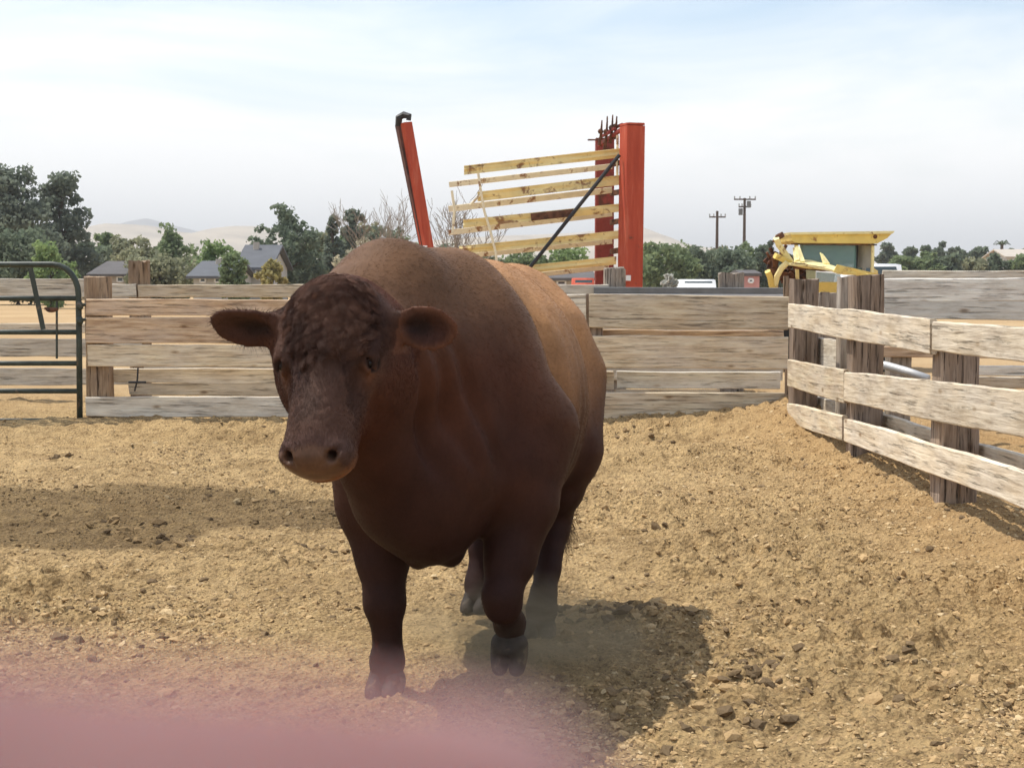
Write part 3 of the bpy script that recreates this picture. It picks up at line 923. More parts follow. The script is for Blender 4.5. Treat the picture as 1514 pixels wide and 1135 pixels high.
# ------------------------------------------------------------------ tubular gate
DG = 15.15
gt = thing('metal_gate', 'dark green tubular farm gate with rounded corner at the left edge', 'gate', (P(-60, 600, DG).x, DG, 0))
r = 0.030
mb = MB()
pts = [P(-330, 393, DG), P(40, 391, DG), P(72, 391, DG)]
for a in np.linspace(0, PI / 2, 7):
    pts.append(P(78 + 38 * math.sin(a), 391 + 45 * (1 - math.cos(a)), DG))
pts += [P(117, 500, DG), P(118, 621, DG)]
mb.tube(pts, r, 10)
mb.build('gate_frame', M_GATE, gt, True)
for k, yy in enumerate((441, 491, 537, 578, 621)):
    mb = MB(); mb.tube([P(-330, yy + 1, DG), P(0, yy, DG), P(116, yy, DG)], 0.026 if yy < 620 else 0.020, 10)
    mb.build('rail', M_GATE, gt, True)
mb = MB(); mb.beam(P(45, 396, DG - 0.05), P(64, 487, DG - 0.05), 0.012, 0.05, (1, 0, 0)); mb.build('latch_bar', M_GATE, gt)
mb = MB(); mb.tube([P(84, 445, DG - 0.05), P(84, 530, DG - 0.05)], 0.012); mb.build('rod', M_GATE, gt)
mb = MB(); mb.tube([P(66, 456, DG - 0.06), P(86, 457, DG - 0.06)], 0.014); mb.ball(P(76, 458, DG - 0.07), 0.04, 8, 5, (1.5, 0.6, 0.7)); mb.build('latch', M_RUST, gt)
for yy in (452, 474):
    mb = MB(); mb.tube([P(117, yy, DG), P(127, yy - 2, DG + 0.02)], 0.016); mb.ball(P(118, yy, DG - 0.02), 0.04, 8, 5, (1, 1, 1.2)); mb.build('hinge', M_GATE, gt)

# a pale pipe lying on the outer planks
mb = MB()
mb.tube([P(1286, 536, 12.2), P(1312, 541, 12.1), P(1340, 549, 11.95), P(1372, 560, 11.8)], 0.035, 10)
pp = mb.build('pipe', M_STEEL, None, True, origin=P(1330, 548, 12))
tag(pp, 'pale bent pipe slung behind the right fence between its posts', 'pipe')

def sheet(mb, pts, thick, seed=0, amp=0.0, n=8, m=5):
    """dented sheet spanned by 4 corners, with thickness"""
    a, b_, c_, d_ = [Vector(p) for p in pts]
    nrm = (b_ - a).cross(d_ - a).normalized()
    U, Vv = np.meshgrid(np.linspace(0, 1, n), np.linspace(0, 1, m))
    q = []
    nn = vnoise(np.stack([U.ravel() * 5 + seed, Vv.ravel() * 3, 0 * U.ravel()], 1), seed)
    for u, v, k in zip(U.ravel(), Vv.ravel(), nn):
        q.append(a * (1 - u) * (1 - v) + b_ * u * (1 - v) + c_ * u * v + d_ * (1 - u) * v + nrm * amp * float(k))
    N0 = n * m
    vs = q + [p + nrm * thick for p in q]
    fs = []
    for j in range(m - 1):
        for i in range(n - 1):
            k = j * n + i
            fs.append((k, k + 1, k + n + 1, k + n)); fs.append((N0 + k, N0 + k + n, N0 + k + n + 1, N0 + k + 1))
    bd = [i for i in range(n)] + [j * n + n - 1 for j in range(1, m)] + [(m - 1) * n + i for i in range(n - 2, -1, -1)] + [j * n for j in range(m - 2, 0, -1)]
    for k in range(len(bd)):
        a_, b2 = bd[k], bd[(k + 1) % len(bd)]
        fs.append((a_, N0 + a_, N0 + b2, b2))
    mb.add(vs, fs)
# ------------------------------------------------------------------ bale wagon (red masts, yellow bars)
DW = 28.0
bw = thing('bale_wagon', 'old hay bale wagon with red masts and rusty yellow load bars', 'farm machine', (P(800, 430, DW).x, DW, 0))
def zground(px, d, z):
    q = P(px, 430, d); q.z = z
    return q
# right mast, front
mb = MB(); a = P(935, 187, DW); bq = zground(931, DW, 0.7)
mb.beam(bq, a, 0.36, 0.38, (-0.35, 1, 0), 0.05); mb.build('mast', M_RED, bw)
mb = MB(); mb.beam(P(935, 186, DW), P(935, 183, DW), 0.365, 0.385, (-0.35, 1, 0), 0.1); mb.build('mast_cap', M_RED, bw)
mb = MB(); a = P(894, 205, DW + 1.3); bq = zground(893, DW + 1.3, 0.7)
mb.beam(bq, a, 0.36, 0.30, (0, 1, 0), 0.05); mb.build('rear_mast', M_RED_SHADE, bw)
mb = MB(); mb.box(P(929, 411, DW - 0.25), (0.09, 0.03, 0.10)); mb.build('reflector', M_WHITE, bw)
# load bars: each a channel of a yellow web and a bleached flange
bars = [(686, 252, 918, 226, 13, 664, 273, 905, 246, 8), (706, 291, 918, 266, 14, 663, 309, 905, 281, 9), (685, 331, 918, 307, 12, 663, 344, 905, 316, 8),
        (679, 370, 914, 347, 12, 664, 381, 905, 357, 7), (680, 408, 911, 385, 12, 666, 420, 900, 395, 7)]
for k, (x0, y0, x1, y1, h, u0, v0, u1, v1, g) in enumerate(bars):
    mb = MB(); sheet(mb, [P(x0, y0 - h / 2, DW + 0.13), P(x1, y1 - h / 2, DW + 0.13), P(x1, y1 + h / 2, DW + 0.13), P(x0, y0 + h / 2, DW + 0.13)], 0.045, 20 + k, 0.035, 22, 4)
    mb.beam(P(x0, y0 - h / 2 + 1, DW + 0.2), P(x1, y1 - h / 2 + 1, DW + 0.2), 0.16, 0.022, (0, 0, 1), 0.1)
    o = mb.build('load_bar', M_YELLOW, bw)
    mb = MB(); mb.beam(P(u0, v0, DW + 0.75), P(u1, v1, DW + 0.75), 0.06, g / F * DW, (0, 0, 1), 0.1)
    o2 = mb.build('rear_flange', M_YELLOW2, o)
    if k == 2:
        mb = MB(); mb.beam(P(785, 321, DW + 0.10), P(848, 314.5, DW + 0.10), 0.02, 0.14, (0, 0, 1), 0.1); mb.build('rust_patch', M_RUST, o)
for pts in ([(707, 256), (712, 290), (716, 312), (726, 345), (733, 374), (736, 400)], [(695, 303), (712, 286)], [(668, 282), (672, 310), (669, 345)]):
    mb = MB(); mb.tube([P(x, y, DW + 0.06) for x, y in pts], 0.025, 6); mb.build('strap', M_YELLOW2, bw)
mb = MB(); mb.tube([P(916, 229, DW - 0.05), P(787, 391, DW - 0.05), P(760, 425, DW - 0.05)], 0.036, 8); mb.build('strut', M_BLACK, bw)
# hooks and pins on the mast top
for x, y0, y1 in ((889, 178, 215), (897, 172, 222), (905, 170, 212), (911, 172, 206)):
    mb = MB(); mb.tube([P(x - 3, y1, DW + 0.5), P(x, (y0 + y1) / 2, DW + 0.45), P(x + 1, y0, DW + 0.4)], [0.035, 0.025, 0.012], 6)
    mb.ball(P(x - 1, (y0 + y1) / 2 - 2, DW + 0.45), 0.055, 6, 4)
    mb.build('hook', M_RUST, bw)
mb = MB(); mb.beam(P(869, 207, DW + 1.1), P(884, 207, DW + 1.1), 0.03, 0.03); mb.build('pin', M_RUST, bw)
mb = MB()
for x, y in ((895, 198), (903, 192), (914, 186)):
    mb.beam(P(x - 6, y + 4, DW + 0.7), P(x + 6, y - 2, DW + 0.3), 0.05, 0.05)
mb.beam(P(886, 215, DW + 1.0), P(921, 190, DW + 0.1), 0.07, 0.07)
mb.build('crosshead', M_RED_SHADE, bw)
for y in (243, 286, 329, 372):
    mb = MB(); mb.beam(P(904, y, DW + 0.9), P(921, y - 3, DW + 0.1), 0.07, 0.10); mb.build('mast_brace', M_RUST, bw)
mb = MB(); mb.tube([P(913, 200, DW + 0.3), P(912.5, 262, DW + 0.3)], 0.025, 6); mb.build('chain_guide', M_YELLOW2, bw)
# left leaning arm
mb = MB(); mb.beam(zground(651, DW + 0.4, 0.6), P(599, 182, DW + 0.4), 0.19, 0.20, (0.62, -0.79, 0.1), 0.04)
mb.build('arm', M_RED, bw)
mb = MB(); mb.beam(P(589, 184, DW + 0.45), P(632, 398, DW + 0.45), 0.09, 0.20, (0.30, -0.95, 0.1), 0.04); mb.build('arm_shaded_side', simple_mat('shaded_brown_paint', (0.10, 0.045, 0.035), 0.8, 0, 0.3, 4, 0.2, (0.05, 0.03, 0.025), 0.4, 5), bw)  # dark strip painted for the shaded left side of the arm
mb = MB(); mb.tube([P(589, 186, DW + 0.4), P(590, 174, DW + 0.35), P(597, 170, DW + 0.35), P(605, 172, DW + 0.3), P(604, 178, DW + 0.3)], [0.06, 0.07, 0.07, 0.06, 0.05], 8); mb.build('arm_hook', M_BLACK, bw)
mb = MB(); mb.box(P(626, 366, DW + 0.2), (0.14, 0.1, 0.07)); mb.build('bolt_plate', M_WHITE, bw)
# chassis, hidden behind the fences but holding it all
mb = MB(); mb.beam(zground(600, DW + 0.4, 0.72), zground(955, DW + 0.4, 0.72), 0.9, 0.2); mb.build('chassis', M_RED_SHADE, bw)
for px in (680, 860):
    for dy in (-0.2, 1.2):
        c = zground(px, DW + dy, 0.42)
        mb = MB(); mb.tube([c + Vector((0, -0.13, 0)), c + Vector((0, 0.13, 0))], 0.42, 18); w = mb.build('wheel', M_DARK, bw)
        mb = MB(); mb.tube([c + Vector((0, -0.145, 0)), c + Vector((0, 0.145, 0))], 0.22, 14); mb.build('rim', M_YELLOW2, w)

# ------------------------------------------------------------------ wrecked yellow cab
DC = 24.0
cb = thing('harvester', 'crumpled yellow harvester cab standing behind the corner posts', 'farm machine', (P(1225, 430, DC).x, DC, 0))
# roof: a slab with an overhanging lip
mb = MB()
mb.prism([P(1169, 346, DC - 0.1), P(1320, 344, DC - 0.1), P(1312, 352, DC - 0.1), P(1297, 360, DC - 0.1), P(1176, 359, DC - 0.1), P(1171, 356, DC - 0.1)], (0, 1.25, 0))
rfo = mb.build('roof', M_CABY, cb)
mb = MB(); mb.prism([P(1168, 343.5, DC - 0.15), P(1323, 341.5, DC - 0.15), P(1320, 345.5, DC - 0.15), P(1169, 347, DC - 0.15)], (0, 1.35, 0)); mb.build('roof_skin', M_CABP, rfo)
mb = MB(); mb.ball(P(1294, 350, DC - 0.1), 0.035, 8, 5); mb.build('rust_patch', M_RUST, rfo)
mb = MB(); mb.beam(P(1170, 361, DC - 0.05), P(1296, 362, DC - 0.05), 0.05, 0.02); mb.build('gutter', M_RUST, rfo)
# pillars
for (x0, y0, x1, y1, dd, w, mt) in ((1290.5, 359, 1289, 440, DC, 0.045, M_CABP), (1177, 359, 1180, 440, DC, 0.055, M_CABP), (1278, 359, 1277, 440, DC + 1.2, 0.06, M_GREYP), (1185, 359, 1187, 440, DC + 1.2, 0.05, M_GREYP)):
    mb = MB(); mb.beam(P(x0, y0, dd), P(x1, y1, dd), w, 0.05, (0, 1, 0)); mb.build('pillar', mt, cb)
mb = MB(); sheet(mb, [P(1267, 363, DC + 0.35), P(1288, 362, DC + 0.05), P(1288, 396, DC + 0.05), P(1267, 396, DC + 0.35)], 0.03, 3, 0.01); mb.build('side_panel', M_GREYP, cb)
mb = MB(); mb.beam(P(1266.5, 362, DC + 0.3), P(1265, 398, DC + 0.3), 0.05, 0.05, (0, 1, 0)); mb.build('door_seal', M_BLACK, cb)
mb = MB(); sheet(mb, [P(1183, 361, DC + 0.1), P(1266, 362, DC + 0.1), P(1266, 398, DC + 0.1), P(1186, 398, DC + 0.1)], 0.01, 1, 0); mb.build('windscreen', M_CABG, cb)
mb = MB(); sheet(mb, [P(1186, 362, DC + 1.2), P(1277, 362, DC + 1.2), P(1277, 400, DC + 1.2), P(1188, 400, DC + 1.2)], 0.01, 1, 0); mb.build('rear_window', M_CABG, cb)
mb = MB(); sheet(mb, [P(1207, 402, DC + 0.05), P(1243, 405, DC + 0.05), P(1242, 417, DC + 0.05), P(1207, 417, DC + 0.05)], 0.01, 1, 0); mb.build('lower_window', M_CABG, cb)
mb = MB(); sheet(mb, [P(1192, 399, DC), P(1206, 400, DC), P(1206, 440, DC), P(1193, 440, DC)], 0.03, 4, 0.01); mb.build('door_panel', simple_mat('pale_green_paint', (0.42, 0.47, 0.34), 0.6, dirt=(0.2, 0.12, 0.06), dirt_amt=0.3), cb)
mb = MB(); sheet(mb, [P(1180, 417, DC), P(1296, 417, DC), P(1296, 560, DC), P(1180, 560, DC)], 0.05, 5, 0.015); mb.build('front_panel', M_CABY, cb)
mb = MB(); sheet(mb, [P(1290, 395, DC), P(1297, 400, DC + 1.3), P(1297, 540, DC + 1.3), P(1296, 560, DC)], 0.04, 5, 0.015); mb.build('side_wall', M_CABY, cb)
# crumpled hood sheet lying across the front
mb = MB(); sheet(mb, [P(1170, 384, DC - 0.1), P(1298, 404, DC - 0.5), P(1300, 409, DC - 0.9), P(1166, 392, DC - 0.8)], 0.03, 6, 0.05, 14, 5); mb.build('hood', M_CABP, cb)
mb = MB(); sheet(mb, [P(1172, 391, DC - 0.45), P(1240, 400, DC - 0.45), P(1240, 404, DC - 0.4), P(1174, 396, DC - 0.4)], 0.05, 7, 0.03, 12, 3); mb.build('torn_edge', M_RUST, cb)
mb = MB(); sheet(mb, [P(1238, 391, DC - 0.95), P(1299, 405, DC - 0.95), P(1299, 408, DC - 0.95), P(1232, 402, DC - 0.95)], 0.03, 8, 0.02, 10, 3); mb.build('hood_lip', M_CABY, cb)
mb = MB(); sheet(mb, [P(1213, 373, DC - 0.5), P(1217, 376, DC - 0.5), P(1227, 390, DC - 0.6), P(1219, 389, DC - 0.6)], 0.03, 9, 0.01); mb.build('torn_flap', M_CABP, cb)
mb = MB(); sheet(mb, [P(1172, 367, DC - 0.3), P(1182, 364, DC - 0.3), P(1190, 384, DC - 0.5), P(1174, 386, DC - 0.5)], 0.03, 10, 0.03); mb.build('torn_flap', M_CABP, cb)
# broken linkage at the left
for pts, rr_, mt in (([(1148, 352), (1152, 362), (1160, 374), (1170, 387)], 0.065, M_CABP), ([(1164, 388), (1156, 396), (1150, 408), (1146, 422), (1145, 440)], 0.075, M_CABP),
                     ([(1146, 378), (1156, 382), (1168, 388)], 0.05, M_CABY), ([(1135, 401), (1138, 410), (1141, 420), (1146, 432)], 0.05, M_CABY), ([(1157, 347), (1150, 350), (1146, 357)], 0.05, M_RUST)):
    mb = MB()
    q = [P(x + random.uniform(-1, 1), y, DC - 0.2 + 0.05 * i) for i, (x, y) in enumerate(pts)]
    for i in range(len(q) - 1):
        mb.beam(q[i], q[i + 1] + (q[i + 1] - q[i]) * 0.1, 0.09, rr_ * 1.8, (0.2, 1, 0.1), 0.2)
    mb.build('bent_arm', mt, cb)
mb = MB()
rs = random.Random(4)
for k in range(26):
    x, y = rs.uniform(1140, 1166), rs.uniform(374, 424)
    a = P(x, y, DC + rs.uniform(0, 0.4)); mb.beam(a, a + Vector((rs.uniform(-.15, .15), rs.uniform(-.1, .1), rs.uniform(-.2, .2))), rs.uniform(.03, .10), rs.uniform(.03, .08), (0, 1, 0))
for k in range(16):
    x, y = rs.uniform(1166, 1192), rs.uniform(394, 412)
    a = P(x, y, DC + rs.uniform(0, 0.4)); mb.beam(a, a + Vector((rs.uniform(-.2, .2), rs.uniform(-.1, .1), rs.uniform(-.1, .1))), rs.uniform(.05, .12), rs.uniform(.05, .1), (0, 1, 0))
mb.build('rusted_linkage', M_RUST, cb)
mb = MB(); mb.box(zground(1225, DC + 0.6, 0.55) , (2.0, 1.5, 0.3)); mb.build('chassis', M_RUST, cb)
for px in (1165, 1290):
    c = zground(px, DC + 0.6, 0.4)
    mb = MB(); mb.tube([c + Vector((0, -0.9, 0)), c + Vector((0, -0.62, 0))], 0.4, 18); mb.build('wheel', M_DARK, cb)
    mb = MB(); mb.tube([c + Vector((0, 0.62, 0)), c + Vector((0, 0.9, 0))], 0.4, 18); mb.build('wheel', M_DARK, cb)

# ------------------------------------------------------------------ utility poles
def utility_pole(px, top, d, arms, label, extra=False):
    q = P(px, top, d)
    o = thing('utility_pole', label, 'utility pole', (q.x, d, 0), 'utility poles beyond the trees')
    mb = MB(); mb.tube([Vector((q.x, d, -0.2)), Vector((q.x, d, q.z))], [0.20, 0.13], 10); mb.build('pole', M_POLE, o)
    for (dy, half) in arms:
        z = P(px, top + dy, d).z
        w = half / F * d
        mb = MB(); mb.beam(Vector((q.x - w, d - 0.15, z)), Vector((q.x + w, d - 0.15, z)), 0.12, 0.14); ca = mb.build('crossarm', M_POLE, o)
        mb = MB()
        for s_ in (-0.95, -0.45, 0.45, 0.95):
            mb.tube([Vector((q.x + s_ * w, d - 0.15, z + 0.07)), Vector((q.x + s_ * w, d - 0.15, z + 0.32))], 0.06, 6)
        mb.build('insulators', M_GREYP, ca)['kind'] = 'stuff'
    if extra:
        for (dx, dy) in ((-6, 22), (6, 11)):
            c = P(px + dx, top + dy + 3, d - 0.3)
            mb = MB(); mb.tube([c, c + Vector((0, 0, 0.65))], 0.22, 10); mb.build('transformer', M_RAIL, o)
    return o
utility_pole(1060.5, 312, 150, [(9, 12)], 'plain thin utility pole, left of the two beside the yellow cab')
utility_pole(1101, 293, 150, [(2, 16), (13, 9)], 'taller utility pole with transformers, right of the two beside the cab', True)

# ------------------------------------------------------------------ trees
def leaf_quads(r, c, nrm, size, n_):
    """n_ random leaf quads about points c"""
    a = r.normal(size=(n_, 3)); a /= np.linalg.norm(a, axis=1, keepdims=True)
    a = a + 0.5 * nrm
    a /= np.linalg.norm(a, axis=1, keepdims=True)
    u = np.cross(a, r.normal(size=(n_, 3))); u /= np.linalg.norm(u, axis=1, keepdims=True)
    v = np.cross(a, u)
    s = size * (0.6 + 0.8 * r.random((n_, 1)))
    el = 0.55 + 0.3 * r.random((n_, 1))
    return np.stack([c - u * s, c - v * s * el, c + u * s, c + v * s * el], 1)

def tree(px, top, hw, d, kind, label, mat='green', bottom=418, seed=0, leaf=None, name='tree', cat='tree', group='trees beyond the pens', dens=1.0, trunkless=False):
    r = np.random.default_rng(seed + 1000)
    q = P(px, top, d)
    Ht = q.z
    W = hw / F * d
    zb = 0.0
    o = thing(name, label, cat, (q.x, d, 0), group)
    leaf = leaf or max(0.08, 0.0015 * d)
    clumps = []
    if kind == 'pine':
        for k in range(int(84 * dens)):
            h_ = r.random() ** 0.95
            env = (0.80 + 0.32 * math.sin(min(1.0, h_ * 1.9) * PI * 0.5)) * (1.0 - 0.80 * max(0.0, h_ - 0.30) / 0.70)
            rad = W * env * (0.35 + 0.65 * r.random() ** 0.6)
            a = r.random() * 2 * PI
            clumps.append((rad * math.cos(a), rad * math.sin(a) * 0.8, Ht * (0.05 + 0.93 * h_), W * (0.17 + 0.13 * r.random()), 0.62))
        for k in range(14):
            h_ = k / 14
            clumps.append((W * r.uniform(-.12, .12), 0, Ht * (0.08 + 0.86 * h_), W * (0.34 - 0.22 * h_), 1.2))
        for k in range(4):
            clumps.append((W * r.uniform(-0.5, 0.5), 0, Ht * (0.97 - 0.10 * k * r.random()), W * 0.13, 1.3))
    elif kind == 'cone':
        for k in range(int(60 * dens)):
            h_ = r.random() ** 0.85
            rad = W * (1 - 0.86 * h_) * (0.35 + 0.65 * r.random())
            a = r.random() * 2 * PI
            clumps.append((rad * math.cos(a), rad * math.sin(a), Ht * (0.04 + 0.92 * h_), W * (0.32 - 0.18 * h_), 0.9))
    elif kind == 'open':
        for k in range(int(60 * dens)):
            v = r.normal(size=3); v /= np.linalg.norm(v)
            rr_ = (0.25 + 0.75 * r.random() ** 0.6)
            cz = 0.54 + 0.43 * v[2] * rr_
            clumps.append((v[0] * W * rr_ * (1.0 if cz < .75 else .75), v[1] * W * rr_, Ht * cz, W * (0.13 + 0.16 * r.random()), 0.85))
    else:
        for k in range(int(74 * dens)):
            v = r.normal(size=3); v /= np.linalg.norm(v)
            rr_ = 0.35 + 0.65 * r.random() ** 0.5
            cz = 0.47 + 0.46 * v[2] * rr_
            lump = 1.0 + 0.22 * math.sin(3 * v[0] * 2 + seed) + 0.15 * math.sin(5 * v[2] + seed * 2)
            clumps.append((v[0] * W * 0.90 * rr_ * lump, v[1] * W * 0.85 * rr_, Ht * min(cz * (0.9 + 0.1 * lump), 0.97), W * (0.16 + 0.17 * r.random()), 0.85))
    V = []
    for (x, y, z, rad, fl) in clumps:
        n_ = int(max(30, min(230, 4.2 * (rad / leaf) ** 2)))
        dv = r.normal(size=(n_, 3)); dv /= np.linalg.norm(dv, axis=1, keepdims=True)
        rr_ = rad * (0.35 + 0.75 * r.random((n_, 1)) ** 0.7)
        c = dv * rr_ * np.array([1, 1, fl]) + np.array([x, y, z])
        V.append(leaf_quads(r, c, dv, leaf, n_))
    V = np.concatenate(V).reshape(-1, 3)
    f = np.arange(len(V)).reshape(-1, 4)
    me = new_mesh('crown', V, f, False)
    link('crown', me, LEAF[mat], o)
    if not trunkless:
        mb = MB()
        top_z = Ht * (0.9 if kind in ('pine', 'cone') else 0.55)
        tr = max(0.10, 0.022 * Ht)
        base = Vector(o.location)
        mb.tube([base + Vector((0, 0, -0.2)), base + Vector((0.01 * Ht, 0, top_z * 0.5)), base + Vector((-0.01 * Ht, 0, top_z))], [tr, tr * 0.75, tr * 0.25], 7)
        for (x, y, z, rad, fl) in clumps[::3]:
            st = base + Vector((0, 0, min(z * 0.72, top_z * 0.9)))
            en = base + Vector((x, y, z))
            mb.tube([st, (st + en) / 2 + Vector((0, 0, 0.03 * Ht)), en], [tr * 0.35, tr * 0.22, tr * 0.08], 5, False)
        mb.build('trunk', M_BARK, o)
    return o

tree(14, 247, 74, 112, 'pine', 'tall dark pine at the left edge, highest tree in view', 'pine', seed=1)
tree(88, 256, 60, 118, 'pine', 'dark pine right beside the tallest one at the left edge', 'pine', seed=2)
tree(-62, 258, 66, 120, 'pine', 'dark pine partly cut by the left edge of the photo', 'pine', seed=3)
tree(74, 352, 38, 78, 'round', 'bright green bush in front of the tall left pines', 'bright', seed=4, name='bush', cat='bush', group='bushes beyond the pens')
tree(24, 330, 66, 90, 'round', 'dark round tree below the tall pines at the left edge', 'dark', seed=5)
tree(158, 331, 29, 130, 'round', 'small rounded dark tree just right of the tall pines', 'green', seed=6)
tree(205, 350, 36, 105, 'round', 'low olive green tree behind the tan gate post', 'olive', seed=7)
tree(258, 332, 42, 108, 'round', 'broad crowned green tree above the low grey roofs', 'green', seed=8)
tree(236, 364, 52, 92, 'round', 'wide grey green bush in front of the broad crowned tree', 'olive', seed=9, name='bush', cat='bush', group='bushes beyond the pens')
tree(322, 350, 38, 96, 'round', 'leafy green tree between the two blue grey roofs', 'bright', seed=10)
tree(345, 372, 25, 80, 'round', 'dark bush beside the tall grey roof', 'green', seed=11, name='bush', cat='bush', group='bushes beyond the pens')
tree(421, 298, 50, 100, 'open', 'tall airy tree right of the steep grey roof', 'dark', seed=12, dens=1.5)
tree(403, 378, 22, 76, 'round', 'yellowish bush in front of the tall airy tree', 'yellowish', seed=13, name='bush', cat='bush', group='bushes beyond the pens')
tree(455, 350, 34, 104, 'round', 'dense green tree between the airy tree and the bull', 'dark', seed=14)
tree(492, 316, 26, 108, 'cone', 'pointed conifer above the poll of the bull', 'pine', seed=15)
tree(522, 310, 30, 110, 'pine', 'dark conifer just left of the bare tree', 'pine', seed=16)
tree(572, 328, 36, 106, 'round', 'dark green tree left of the leaning red arm', 'dark', seed=17)
tree(536, 352, 42, 72, 'open', 'pale dry shrub above the hump of the bull', 'pale', seed=18, name='bush', cat='bush', group='bushes beyond the pens')
tree(655, 352, 34, 95, 'round', 'dark green tree right of the leaning red arm', 'dark', seed=19)
tree(715, 366, 36, 98, 'round', 'low green tree behind the left ends of the yellow bars', 'olive', seed=20)
tree(775, 362, 36, 98, 'round', 'green tree behind the black strut', 'green', seed=21)
tree(840, 356, 38, 98, 'round', 'bright green tree behind the lower yellow bars', 'bright', seed=22)
tree(984, 351, 46, 112, 'round', 'broad green tree just right of the red mast', 'green', seed=23)
tree(1036, 364, 40, 118, 'round', 'dark tree behind the shorter utility pole', 'dark', seed=24)
tree(1082, 356, 38, 122, 'round', 'dark tree between the two utility poles', 'dark', seed=25)
tree(1124, 353, 22, 126, 'round', 'dark tree between the taller pole and the yellow cab', 'dark', seed=26)
tree(1139, 354, 11, 140, 'cone', 'slim dark tree at the left side of the yellow cab', 'pine', seed=27)
tree(1160, 372, 34, 128, 'round', 'dark tree hidden behind the broken arms of the cab', 'dark', seed=28)
for a_ in [(130, 343, 28, 124, 'round', 'dark tree filling the gap at the right foot of the tall pines', 'dark', 91), (188, 343, 30, 128, 'round', 'olive tree standing behind the tan post of the back fence', 'olive', 92),
           (300, 372, 26, 104, 'round', 'low green tree behind the lower blue grey roof', 'green', 93), (376, 352, 24, 112, 'round', 'green tree behind the steep grey roof', 'green', 94),
           (470, 334, 32, 116, 'round', 'olive green tree right behind the tall airy tree', 'olive', 95), (545, 322, 34, 118, 'round', 'grey green tree behind the bare tree by the red arm', 'olive', 96),
           (602, 338, 30, 112, 'round', 'green tree right behind the foot of the leaning red arm', 'green', 97), (506, 345, 38, 120, 'round', 'green tree between the two dark conifers', 'green', 98),
           (960, 358, 26, 118, 'round', 'dark tree touching the right edge of the red mast', 'dark', 99), (1012, 357, 32, 124, 'round', 'green tree left of the shorter utility pole', 'green', 100),
           (1062, 362, 30, 130, 'round', 'olive tree directly behind the shorter utility pole', 'olive', 101), (1104, 358, 26, 134, 'round', 'green tree directly behind the taller utility pole', 'green', 102)]:
    tree(*a_[:7], seed=a_[7])
far = [(1312, 355, 16, 'pine', 'dark pine just right of the cab roof'), (1345, 357, 12, 'dark', 'narrow dark tree, first in the far row after the cab'),
       (1375, 353, 15, 'dark', 'round topped tree in the far row, left of its highest'), (1398, 351, 14, 'pine', 'highest tree of the far row on the right'),
       (1421, 358, 12, 'dark', 'slim tree following the highest one in the far row'), (1448, 362, 20, 'dark', 'broad low tree in the middle of the far right row'),
       (1470, 366, 14, 'olive', 'brownish tree under the far slim palm'), (1498, 360, 12, 'dark', 'dark tree beside the far pale house'),
       (1525, 362, 18, 'dark', 'tree cut by the right edge of the photo')]
for k, (x, y, w, mt, lb) in enumerate(far):
    tree(x, y, w, 210, 'round', lb, mt, seed=40 + k, dens=0.8, leaf=0.42)
for k, (x, y, w, mt, lb) in enumerate([(1335, 372, 24, 'green', 'green hedge tree right of the white car'), (1372, 370, 26, 'green', 'bright hedge tree in the middle of the far right hedge'),
                                       (1404, 374, 22, 'dark', 'dark hedge tree below the highest far tree'), (1440, 376, 24, 'olive', 'brownish hedge tree left of the far house'), (1474, 374, 22, 'dark', 'dark hedge tree just left of the far house'),
                                       (1508, 378, 24, 'green', 'low hedge tree at the right edge of the photo')]):
    tree(x, y, w, 150, 'round', lb, mt, seed=60 + k, dens=0.8, leaf=0.34)
q = P(1480.5, 355, 205)
pl = thing('palm_tree', 'tiny slim palm standing above the far right trees', 'palm tree', (q.x, 205, 0))
mb = MB(); mb.tube([Vector((q.x, 205, -0.2)), Vector((q.x + 0.1, 205, q.z - 0.7))], [0.3, 0.2], 7); mb.build('trunk', M_BARK, pl)
mb = MB()
for k in range(16):
    a = 2 * PI * k / 16; L_ = 1.3
    e = Vector((math.cos(a), math.sin(a), 0))
    c = Vector((q.x + 0.1, 205, q.z - 0.7))
    up_ = Vector((0, 0, random.uniform(0.2, 0.9)))
    mb.beam(c, c + e * 0.7 + up_ * 0.8, 0.3, 0.04); mb.beam(c + e * 0.7 + up_ * 0.8, c + e * 1.2 + up_ * 0.2, 0.25, 0.04, w2=0.05)
mb.build('crown', LEAF['dark'], pl)

def bare_tree(px, top, hw, d, label, seed):
    r = random.Random(seed)
    q = P(px, top, d)
    o = thing('bare_tree', label, 'tree', (q.x, d, 0), 'bare trees')
    mb = MB()
    W = hw / F * d
    def grow(p, dr, ln, rad, lev):
        pts = [p]
        for i in range(3):
            dr = (dr + Vector((r.uniform(-.22, .22), r.uniform(-.22, .22), r.uniform(-.02, .16)))).normalized()
            pts.append(pts[-1] + dr * ln / 3)
        mb.tube(pts, [rad, rad * .85, rad * .7, rad * .5], 5, False)
        if lev < 5:
            for k in range(3 if lev < 2 else 2):
                nd = (dr + Vector((r.uniform(-.75, .75), r.uniform(-.75, .75), r.uniform(-.1, .45)))).normalized()
                grow(pts[-1 if k else 2], nd, ln * r.uniform(.6, .85), max(0.010, rad * .55), lev + 1)
    for k in range(4):
        grow(Vector((q.x + r.uniform(-.25, .25) * W, d, -0.1)), Vector((r.uniform(-.5, .5) * W / q.z, r.uniform(-.2, .2), 1)).normalized(), q.z * 0.34, 0.008 * q.z + 0.02, 0)
    mb.build('branches', M_TWIG, o)
    return o
bare_tree(560, 282, 45, 62, 'bare grey tree with thin twigs left of the leaning red arm', 3)
bare_tree(676, 292, 36, 55, 'bare grey tree seen through the left ends of the yellow bars', 8)
tree(990, 402, 14, 60, 'round', 'small white flowering shrub right of the red mast', 'flower', seed=80, name='shrub', cat='shrub', group='shrubs beyond the pens', trunkless=True)

